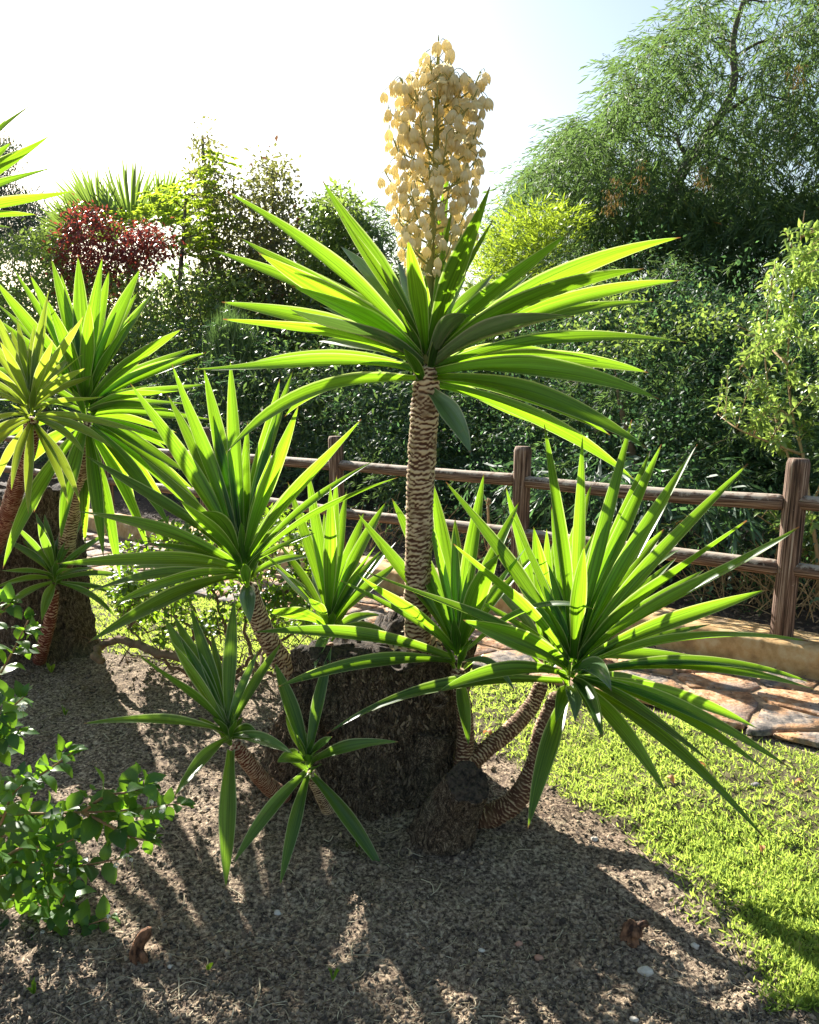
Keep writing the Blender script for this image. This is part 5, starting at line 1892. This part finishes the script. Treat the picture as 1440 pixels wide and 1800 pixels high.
# lantana in the left foreground
def lantana():
    r = random.Random(41)
    org = np.array([-1.35, 2.35, 0.0])
    root = thing("lantana_bush", "leafy lantana with green serrated leaves and small white flowers, lower left corner", "bush", org)
    protos = leaf_protos("lantana_leaf", M['lantana'], 7, w=.66, bend=.10, serr=.04, ny=10, fold=.10)
    allrecs = []
    br = [
        [(-60, 1440, 2.3), (0, 1395, 2.3), (60, 1368, 2.28), (97, 1345, 2.27), (128, 1322, 2.26)],
        [(-60, 1440, 2.35), (0, 1433, 2.32), (80, 1430, 2.3), (145, 1428, 2.28), (230, 1424, 2.26), (318, 1412, 2.25)],
        [(-60, 1515, 2.3), (0, 1514, 2.28), (80, 1520, 2.25), (133, 1523, 2.24), (210, 1510, 2.22)],
        [(-60, 1650, 2.3), (0, 1655, 2.27), (83, 1655, 2.26), (145, 1630, 2.25), (190, 1614, 2.24)],
        [(-60, 1715, 2.28), (0, 1712, 2.25), (72, 1692, 2.22), (150, 1690, 2.2), (200, 1690, 2.2)],
        [(-60, 1290, 2.5), (-20, 1220, 2.5), (20, 1150, 2.5), (50, 1090, 2.5)],
        [(-60, 1330, 2.45), (-10, 1270, 2.42), (25, 1240, 2.4), (42, 1225, 2.4)],
        [(-60, 1400, 2.4), (-30, 1340, 2.4), (10, 1300, 2.38), (40, 1285, 2.36)],
        [(-40, 1600, 2.35), (20, 1575, 2.32), (60, 1570, 2.3), (110, 1560, 2.3)],
        [(30, 1640, 2.3), (60, 1600, 2.28), (90, 1590, 2.27), (130, 1580, 2.27)],
        [(83, 1655, 2.26), (120, 1680, 2.25), (160, 1660, 2.24), (210, 1650, 2.23)],
        [(-60, 1480, 2.4), (0, 1470, 2.35), (50, 1465, 2.33), (90, 1450, 2.32)],
        [(-60, 1200, 2.55), (-30, 1130, 2.5), (0, 1080, 2.5), (20, 1060, 2.48)],
        [(-60, 1560, 2.2), (-20, 1545, 2.2), (30, 1540, 2.2), (60, 1560, 2.18)],
        [(-40, 1500, 2.1), (0, 1450, 2.12), (20, 1400, 2.12), (40, 1380, 2.12)],
        [(60, 1655, 2.27), (90, 1630, 2.24), (100, 1600, 2.22), (120, 1560, 2.2), (128, 1530, 2.2)],
        [(0, 1514, 2.28), (40, 1490, 2.24), (90, 1490, 2.24), (130, 1475, 2.22)],
        [(145, 1428, 2.28), (190, 1450, 2.25), (225, 1470, 2.24), (262, 1478, 2.22)],
        [(145, 1428, 2.28), (185, 1400, 2.27), (230, 1392, 2.25), (262, 1380, 2.24)],
    ]
    total = 0
    fl = []
    for k, s in enumerate(br):
        path = spline(px_path(s), 20)
        root_pt = path[0]
        v, f, _, _ = tube(path, np.linspace(.0055, .002, 20), 7, True)
        bo = obj("branch", make_mesh("branch", v - root_pt, f, None, [M['twig_red']]), root, loc=root_pt - org)
        recs = leaves_on(path, 0.040, .088, r, .12 if k in (1,) else .2, 1.0, .25, tipsmall=.35)
        # short side shoots
        for q in range(2):
            i = r.randint(6, 17)
            p = path[i]
            d = unit(np.array([r.uniform(-.4, 1), r.uniform(-1, .6), r.uniform(-.1, 1)]))
            sp = spline([p, p + d * .035 + ZUP * .01, p + d * .075], 6)
            recs += leaves_on(sp, .028, .060, r, .3, 1.0, .1)[:6]
        for (p, R, s_) in recs:
            o = obj("leaf", protos[total % 7], bo, loc=p - root_pt)
            o.rotation_mode = 'QUATERNION'
            o.rotation_quaternion = frame_mat(R)
            o.scale = (s_, s_, s_)
            total += 1
        fl.append((path[-1], bo, root_pt))
    # small white flower heads
    spots = [(40, 1245, 2.38, 1.5), (268, 1410, 2.22, 1), (285, 1428, 2.22, 1), (222, 1505, 2.2, .8), (232, 1512, 2.2, .7), (205, 1522, 2.2, .9), (70, 1520, 2.22, 1), (62, 1535, 2.22, .8), (84, 1576, 2.2, .9),
             (75, 1640, 2.2, .8), (178, 1700, 2.2, .8), (190, 1612, 2.2, .8)]
    V, L = [], []
    for k, (a, c, d, s_) in enumerate(spots):
        p = P(a, c, d)
        b = Bag(p)
        for q in range(14):
            dr = unit(np.array([r.uniform(-1, 1), r.uniform(-1, 1), r.uniform(0, 1.2)]))
            cpt = p + dr * .008 * s_
            for m in range(4):
                aa = m * 1.57 + q
                X = unit(np.cross(dr, [.3, .2, 1]))
                Yv = np.cross(dr, X)
                dd = unit(X * math.cos(aa) + Yv * math.sin(aa) + dr * .2)
                v, f, l = scatter(PR_SMALL, cpt[None], rot_frames(dd[None], dr[None]), np.array([.0055 * s_]))
                b.add(v, f, l)
        v, f, _, _ = tube(np.array([p - ZUP * .03, p]), .001, 4, False)
        b.add(v, f, None, 1)
        bo, rp = min(fl, key=lambda z: np.linalg.norm(z[0] - p))[1:]
        obj("flower_head", b.mesh("flower_head", [M['white'], M['stalk']], smooth=False), bo, loc=p - rp)


lantana()


# ------------------------------------------------------------------ lawn, litter
def grass_blades():
    n = 420000
    # density falls with distance: sample in the view fan
    y = 1.9 + (11.5 - 1.9) * rng.random(n) ** 1.9
    x = (rng.random(n) * 1.24 - .62) * y
    lm = lawn_mask(x, y)
    k = rng.random(n) < np.clip(lm / 0.16 + .12, 0, 1) * (lm > -0.03)
    pn = fbm(np.stack([x * 2.6, y * 2.6, x * 0], -1), 3)
    k &= rng.random(n) < np.clip(.80 + .55 * pn, .25, 1)
    x, y = x[k], y[k]
    z = ground_h(x, y)
    n = len(x)
    az = rng.random(n) * 2 * math.pi
    tilt = rng.uniform(.15, 1.35, n)
    d = np.stack([np.cos(az) * np.sin(tilt), np.sin(az) * np.sin(tilt), np.cos(tilt)], -1)
    v0 = np.array([[-.085, 0, 0], [.085, 0, 0], [.075, .55, .03], [-.075, .55, .03], [0, 1, .16]])
    proto = (v0, [np.array([[3, 2, 4]]), np.array([[0, 1, 2, 3]])], np.array([[-.6, 0], [.6, 0], [.6, .5], [-.6, .5], [.3, .9]]))
    s = .026 * (0.6 + .8 * rng.random(n)) * (1 + .10 * np.clip(y - 3.5, 0, 6))
    sc = np.stack([s * (1.0 + .1 * np.clip(y - 3.5, 0, 6)), s, s], -1)
    rnd = np.clip(.42 + .25 * fbm(np.stack([x * 7, y * 7, x * 0], -1), 2) + .22 * rng.normal(size=n), 0, 1)
    v, f, l = scatter(proto, np.stack([x, y, z - .002], -1), rot_frames(d, np.stack([np.cos(az + 1), np.sin(az + 1), .3 + 0 * az], -1)), sc, rnd)
    obj("grass", make_mesh("grass", v, f, l, [M['grass']], smooth=False), kind="stuff")


grass_blades()


def litter():
    def soil_xy(n, far=5.0, pw=1.5):
        y = 1.85 + (far - 1.85) * rng.random(n) ** pw
        x = (rng.random(n) * 1.16 - .58) * y
        lm = lawn_mask(x, y)
        k = (lm < .10) & (qof(x, y) > PAVE)
        return x[k], y[k]
    # straw and dry stalks
    x, y = soil_xy(9500)
    n = len(x)
    az = rng.random(n) * 6.283
    d = np.stack([np.cos(az), np.sin(az), rng.normal(size=n) * .14], -1)
    s = rng.uniform(.007, .036, n) * (rng.random(n) * .7 + .4)
    v, f, l = scatter(proto_long(.075, .06), np.stack([x, y, ground_h(x, y) + .004], -1), rot_frames(d, rand_dirs(n) * .4 + ZUP), s)
    obj("dry_straw", make_mesh("dry_straw", v, f, l, [M['straw']], smooth=False), kind="stuff")
    # dark chips and crumbled leaves
    x, y = soil_xy(30000)
    k = rng.random(len(x)) < np.clip(.55 + .8 * fbm(np.stack([x * 5, y * 5, x * 0 + 4], -1), 3), .08, 1)
    x, y = x[k], y[k]
    n = len(x)
    az = rng.random(n) * 6.283
    d = np.stack([np.cos(az), np.sin(az), rng.normal(size=n) * .3], -1)
    s = rng.uniform(.004, .015, n)
    pv = np.array([[-.25, 0, 0], [.25, .1, .05], [.3, .8, .12], [-.1, 1, .05], [0, .5, .22]])
    pf = [np.array([[0, 1, 4], [1, 2, 4], [2, 3, 4], [3, 0, 4]])]
    v, f, l = scatter((pv, pf, pv[:, :2]), np.stack([x, y, ground_h(x, y) + .002], -1), rot_frames(d, rand_dirs(n) * .5 + ZUP), s)
    obj("bark_chips", make_mesh("bark_chips", v, f, l, [M['chip']], smooth=False), kind="stuff")
    # crumbs of earth and grit
    x, y = soil_xy(42000)
    n = len(x)
    ov = np.array([[1, 0, 0], [-1, 0.1, 0], [0, 1, .1], [.1, -1, 0], [0, 0, .8], [0, 0, -.8]]) * .5
    of = [np.array([[0, 2, 4], [2, 1, 4], [1, 3, 4], [3, 0, 4], [2, 0, 5], [1, 2, 5], [3, 1, 5], [0, 3, 5]])]
    s = .004 + .026 * rng.random(n) ** 6
    R = rot_frames(rand_dirs(n), rand_dirs(n))
    v, f, l = scatter((ov, of, ov[:, :2]), np.stack([x, y, ground_h(x, y) + .0008], -1), R, np.stack([s, s * .8, s * .7], -1))
    obj("soil_crumbs", make_mesh("soil_crumbs", v, f, l, [M['clod']], smooth=True), kind="stuff")
    # longer dry stems lying about
    x, y = soil_xy(240)
    bb = Bag()
    for i in range(len(x)):
        L = rng.uniform(.03, .12)
        az = rng.random() * 6.283
        m = np.array([math.cos(az), math.sin(az)]) * L
        k2 = np.array([-m[1], m[0]]) * rng.uniform(-.35, .35)
        pts = np.array([[x[i], y[i]], [x[i] + m[0] * .5 + k2[0], y[i] + m[1] * .5 + k2[1]], [x[i] + m[0], y[i] + m[1]]])
        pz = ground_h(pts[:, 0], pts[:, 1]) + .004 + rng.random() * .006
        v, f, _, _ = tube(spline(np.column_stack([pts, pz]), 6), rng.uniform(.0008, .0022), 4, False)
        bb.add(v, f, np.tile([0.5, .5, rng.random()], (len(v), 1)))
    obj("dry_stems", bb.mesh("dry_stems", [M['straw']]), kind="stuff")
    # leaf litter behind the kerb
    n = 9000
    u = rng.uniform(-2, 8, n)
    q = QB - .03 - 1.4 * rng.random(n) ** 1.5
    x = P1[0] + FT[0] * u + FN[0] * q
    y = P1[1] + FT[1] * u + FN[1] * q
    az = rng.random(n) * 6.283
    d = np.stack([np.cos(az), np.sin(az), rng.normal(size=n) * .3], -1)
    v, f, l = scatter(PR_SMALL, np.stack([x, y, ground_h(x, y) + .004], -1), rot_frames(d, rand_dirs(n) * .5 + ZUP), rng.uniform(.02, .05, n))
    obj("leaf_litter", make_mesh("leaf_litter", v, f, l, [M['chip']], smooth=False), kind="stuff")


    # dust, bits of leaf and grit on the paving
    n = 2600
    u = rng.uniform(-2.2, 8, n)
    q = QF + .02 + (PAVE - QF) * rng.random(n) ** 1.2
    x = P1[0] + FT[0] * u + FN[0] * q
    y = P1[1] + FT[1] * u + FN[1] * q
    az = rng.random(n) * 6.283
    d = np.stack([np.cos(az), np.sin(az), rng.normal(size=n) * .15], -1)
    v, f, l = scatter(PR_SMALL, np.stack([x, y, 0 * x + .030], -1), rot_frames(d, rand_dirs(n) * .3 + ZUP), rng.uniform(.006, .026, n))
    obj("paving_debris", make_mesh("paving_debris", v, f, l, [M['chip']], smooth=False), kind="stuff")


litter()


# ------------------------------------------------------------------ small single things
def rock(name, label, px, py, size, mat, seed, flat=.6):
    c = G(px, py)
    z = float(ground_h(np.array([c[0]]), np.array([c[1]]))[0])
    th, ph = np.meshgrid(np.linspace(0, 2 * math.pi, 12, endpoint=False), np.linspace(0, math.pi, 8))
    d = np.stack([np.sin(ph) * np.cos(th), np.sin(ph) * np.sin(th), np.cos(ph)], -1).reshape(-1, 3)
    r_ = size / 2 * (1 + .35 * fbm(d * 1.6 + seed, 2))
    v = d * r_[:, None] * np.array([1, .8, flat])
    i = np.arange(7)[:, None] * 12
    j = np.arange(12)[None]
    f = np.stack([i + j, i + 12 + j, i + 12 + (j + 1) % 12, i + (j + 1) % 12], -1).reshape(-1, 4)
    return obj(name, make_mesh(name, v, f, None, [mat]), loc=(c[0], c[1], z + size * .18), label=label, cat="stone")


M['pebble_red'] = solid_material("reddish_pebble", [(0.3, (0.30, 0.14, 0.09)), (0.7, (0.50, 0.30, 0.22))], (60, 60, 60), .8, .3, .002)
M['pebble_pale'] = solid_material("pale_pebble", [(0.3, (0.40, 0.35, 0.29)), (0.7, (0.66, 0.61, 0.53))], (60, 60, 60), .8, .3, .002)
M['pebble_grey'] = solid_material("grey_pebble", [(0.3, (0.12, 0.11, 0.12)), (0.7, (0.28, 0.27, 0.28))], (60, 60, 60), .8, .3, .002)
rock("pebble", "small reddish pebble in the dark soil, right of centre near the bottom", 948, 1681, .026, M['pebble_red'], 1)
rock("pebble", "pinkish-tan pebble beside dry crumbs, left of the reddish pebble", 912, 1658, .024, M['pebble_red'], 2)
rock("pebble", "little tan pebble in the shaded soil below the sawn side stub", 846, 1671, .018, M['pebble_pale'], 3)
rock("pebble", "bright white pebble on the sunlit soil right of the dry root stub", 1222, 1665, .024, M['pebble_pale'], 4, .5)
rock("clod_of_earth", "pale crumbly clod just below the dry root stub on sunlit soil", 1135, 1708, .040, M['pebble_pale'], 5, .5)
rock("pebble", "grey stone lying in the lawn under the right yucca head's lowest leaves", 1329, 1377, .034, M['pebble_grey'], 6, .8)
rock("pebble", "pale stone at the corner where soil meets lawn right of the sawn stub", 1045, 1480, .026, M['pebble_pale'], 7)
rock("pebble", "pale pebble on dark soil under the tip of the low front shoot", 488, 1602, .026, M['pebble_pale'], 8)
rock("pebble", "rounded brown pebble at the bottom edge, under the large shaded patch", 1115, 1795, .024, M['pebble_pale'], 9)
rock("pebble", "dark stone lying on the flagstones beside the kerb, far right", 1415, 1222, .05, M['pebble_grey'], 10, .6)
rock("pebble", "tan pebble at the soil's edge in front of the brown broken root stub", 300, 1705, .018, M['pebble_pale'], 11)


def dead_leaf(label, px, py, size, seed, col):
    r = random.Random(seed)
    c = G(px, py)
    z = float(ground_h(np.array([c[0]]), np.array([c[1]]))[0])
    v, f, l = broad_leaf(w=.55, bend=.35, fold=.5)
    l = np.column_stack([l, np.full(len(l), r.random())])
    o = obj("fallen_leaf", make_mesh("fallen_leaf", v, f, l, [M[col]]), loc=(c[0], c[1], z + .015), label=label, cat="leaf")
    o.scale = (size,) * 3
    o.rotation_euler = (r.uniform(-.3, .3), r.uniform(-.3, .3), r.uniform(0, 6.28))


M['dead'] = leaf_material("dead_orange_leaf", (0.40, 0.16, 0.06), (0.5, 0.24, 0.1), (0.7, 0.3, 0.1), .3, .7)
dead_leaf("curled orange dead leaf on the lawn just above the grey stone", 1241, 1352, .05, 1, 'dead')
dead_leaf("small orange dead leaf on the lawn between long drooping yucca leaves", 1185, 1386, .045, 2, 'dead')
dead_leaf("brown dead leaf on the lawn near the stem of the right yucca head", 850, 1301, .06, 3, 'dead')
dead_leaf("tan dead leaf lying on the lawn at the right edge", 1415, 1385, .045, 4, 'dead')
dead_leaf("small rust-coloured leaf lying mid-lawn in the lower right", 1338, 1503, .035, 5, 'dead')


def root_stub(name, label, pts, r0, r1, mat, seed, prongs=()):
    base = pts[0].copy()
    b = Bag(base)
    for path, a, c in [(pts, r0, r1)] + list(prongs):
        pp = spline(path, 16)

        def dsp(th, s):
            return 1 + .35 * fbm(np.stack([np.cos(th) * 3 + seed, np.sin(th) * 3, s * 70], -1), 4)
        v, f, _, _ = tube(pp, np.interp(np.linspace(0, 1, 16), [0, .9, 1], [a, c, c * .5]), 26, True, dsp)
        b.add(v, f)
    obj(name, b.mesh(name, [mat]), loc=base, label=label, cat="stub")


M['root_red'] = solid_material("reddish_root_wood", [(0.38, (0.035, 0.018, 0.012)), (0.6, (0.24, 0.12, 0.065))], (50, 50, 20), .8, .6, .004)
g0 = G(250, 1690)
root_stub("root_stub", "gnarled reddish broken root sticking up beside the low lantana leaves", [g0 - ZUP * .02, P(240, 1672, g0[1]), P(250, 1650, g0[1]), P(264, 1632, g0[1])], .022, .013, M['root_red'], 3, [([P(243, 1668, g0[1]), P(252, 1680, g0[1] - .02), P(258, 1692, g0[1] - .02)], .010, .006)])
g0 = G(1108, 1655)
root_stub("root_stub", "short dry cut root stub on the sunlit soil near the lawn edge", [g0 - ZUP * .02, P(1110, 1640, g0[1]), P(1124, 1628, g0[1])], .028, .022, M['root_red'], 8, [([P(1112, 1642, g0[1]), P(1130, 1626, g0[1]), P(1140, 1624, g0[1])], .012, .008)])


def tuft(name, label, px, py, n, h, seed, mat='grass', w=.10, cat="weed"):
    c = G(px, py)
    z = float(ground_h(np.array([c[0]]), np.array([c[1]]))[0])
    r = np.random.default_rng(seed)
    az = r.random(n) * 6.283
    t = r.uniform(.05, .8, n)
    d = np.stack([np.cos(az) * t, np.sin(az) * t, np.ones(n)], -1)
    v, f, l = scatter(proto_long(w, .12), np.zeros((n, 3)), rot_frames(d, np.stack([np.cos(az + 1.5), np.sin(az + 1.5), 0 * az], -1)), h * r.uniform(.4, 1, n), r.random(n))
    obj(name, make_mesh(name, v, f, l, [M[mat]]), loc=(c[0], c[1], z), label=label, cat=cat)


tuft("grass_tuft", "single tuft of green grass blades sprouting from bare soil at the bottom centre", 585, 1725, 7, .085, 1, 'bush', .09, "weed")
tuft("weed_seedling", "tiny broad-leaved green seedling in the shade under the right tip of the front shoot", 628, 1500, 7, .045, 2, 'bush', .45, "weed")
tuft("weed_seedling", "small flat green weed on soil at the far left under the reddish stem", 115, 1258, 8, .06, 3, 'bush', .22, "weed")
tuft("weed_seedling", "pale green leafy sprout at the foot of the young left yucca", 90, 1185, 8, .07, 4, 'pinnate', .3, "weed")
tuft("weed_seedling", "lone little green weed right of the lantana near the bottom", 365, 1708, 5, .03, 5, 'bush', .4, "weed")
tuft("weed_seedling", "low grassy weed below the lantana in the bottom left corner", 60, 1745, 12, .06, 6, 'bush', .12, "weed")


def dry_brush():
    r = random.Random(77)
    o = Pq(980, 1000, -.9)
    o[2] = .15
    t = thing("dry_brushwood", "tangle of thin pale dry twigs at the hedge foot behind the fence rails", "brushwood", o)
    b = Bag(o)
    for k in range(260):
        px = r.choice([r.uniform(640, 1000), r.uniform(1230, 1480)])
        p = Pq(px, 960, -.5 - .7 * r.random())
        p[2] = .15 + .02 * r.random()
        q = p + np.array([r.uniform(-.45, .45), r.uniform(-.25, .25), r.uniform(.0, .5)])
        v, f, _, _ = tube(spline([p, (p + q) / 2 + np.array([r.uniform(-.06, .06), 0, r.uniform(0, .12)]), q], 7), np.linspace(.0045, .0015, 7), 4, False)
        b.add(v, f)
    obj("twigs", b.mesh("twigs", [M['twig_pale']]), t, kind="stuff")
    # reed-like blades hanging through the fence
    b = Bag(o)
    c = np.array([Pq(r.uniform(820, 1300), r.uniform(800, 930), -.5 - .5 * r.random()) for _ in range(150)])
    v, f, l = strand_leaves(c, 12, .3, .16, PR_LONG, fan=.8, sag=.8, side=.5)
    b.add(v, f, l)
    obj("hanging_blades", b.mesh("hanging_blades", [M['hedge']], smooth=False), t, kind="stuff")


dry_brush()

p0 = Pq(862, 960, -.45)
p0[2] = .16
p1 = Pq(858, 882, -.45)
sv, sf, _, _ = tube(spline([p0, (p0 + p1) / 2, p1], 8), .010, 8, True)
b = Bag(p0)
b.add(sv, sf)
for k in range(16):
    dr = rand_dirs(1)[0]
    sv, sf, _, _ = tube(np.array([p1, p1 + dr * .03]), [.007, .004], 5, True)
    b.add(sv, sf)
obj("dry_seed_stalk", b.mesh("dry_seed_stalk", [M['twig_pale']]), loc=p0, label="pale dry seed stalk with a knobbly head standing just behind the fence rails", cat="dead plant")

# scraps of dry bark and leaf bases around the foot of the main stem
b = Bag(ORG)
r = random.Random(5)
for k in range(90):
    p = P(r.uniform(690, 800), 1150, 3.12 + r.uniform(-.12, .08))
    p[2] = .60 + r.uniform(-.03, .035)
    v, f, l = scatter(proto_long(.35, .1), p[None], rot_frames(rand_dirs(1), rand_dirs(1)), np.array([r.uniform(.02, .05)]))
    b.add(v, f, l)
obj("bark_scraps", b.mesh("bark_scraps", [M['straw']], smooth=False), BIG, kind="stuff")
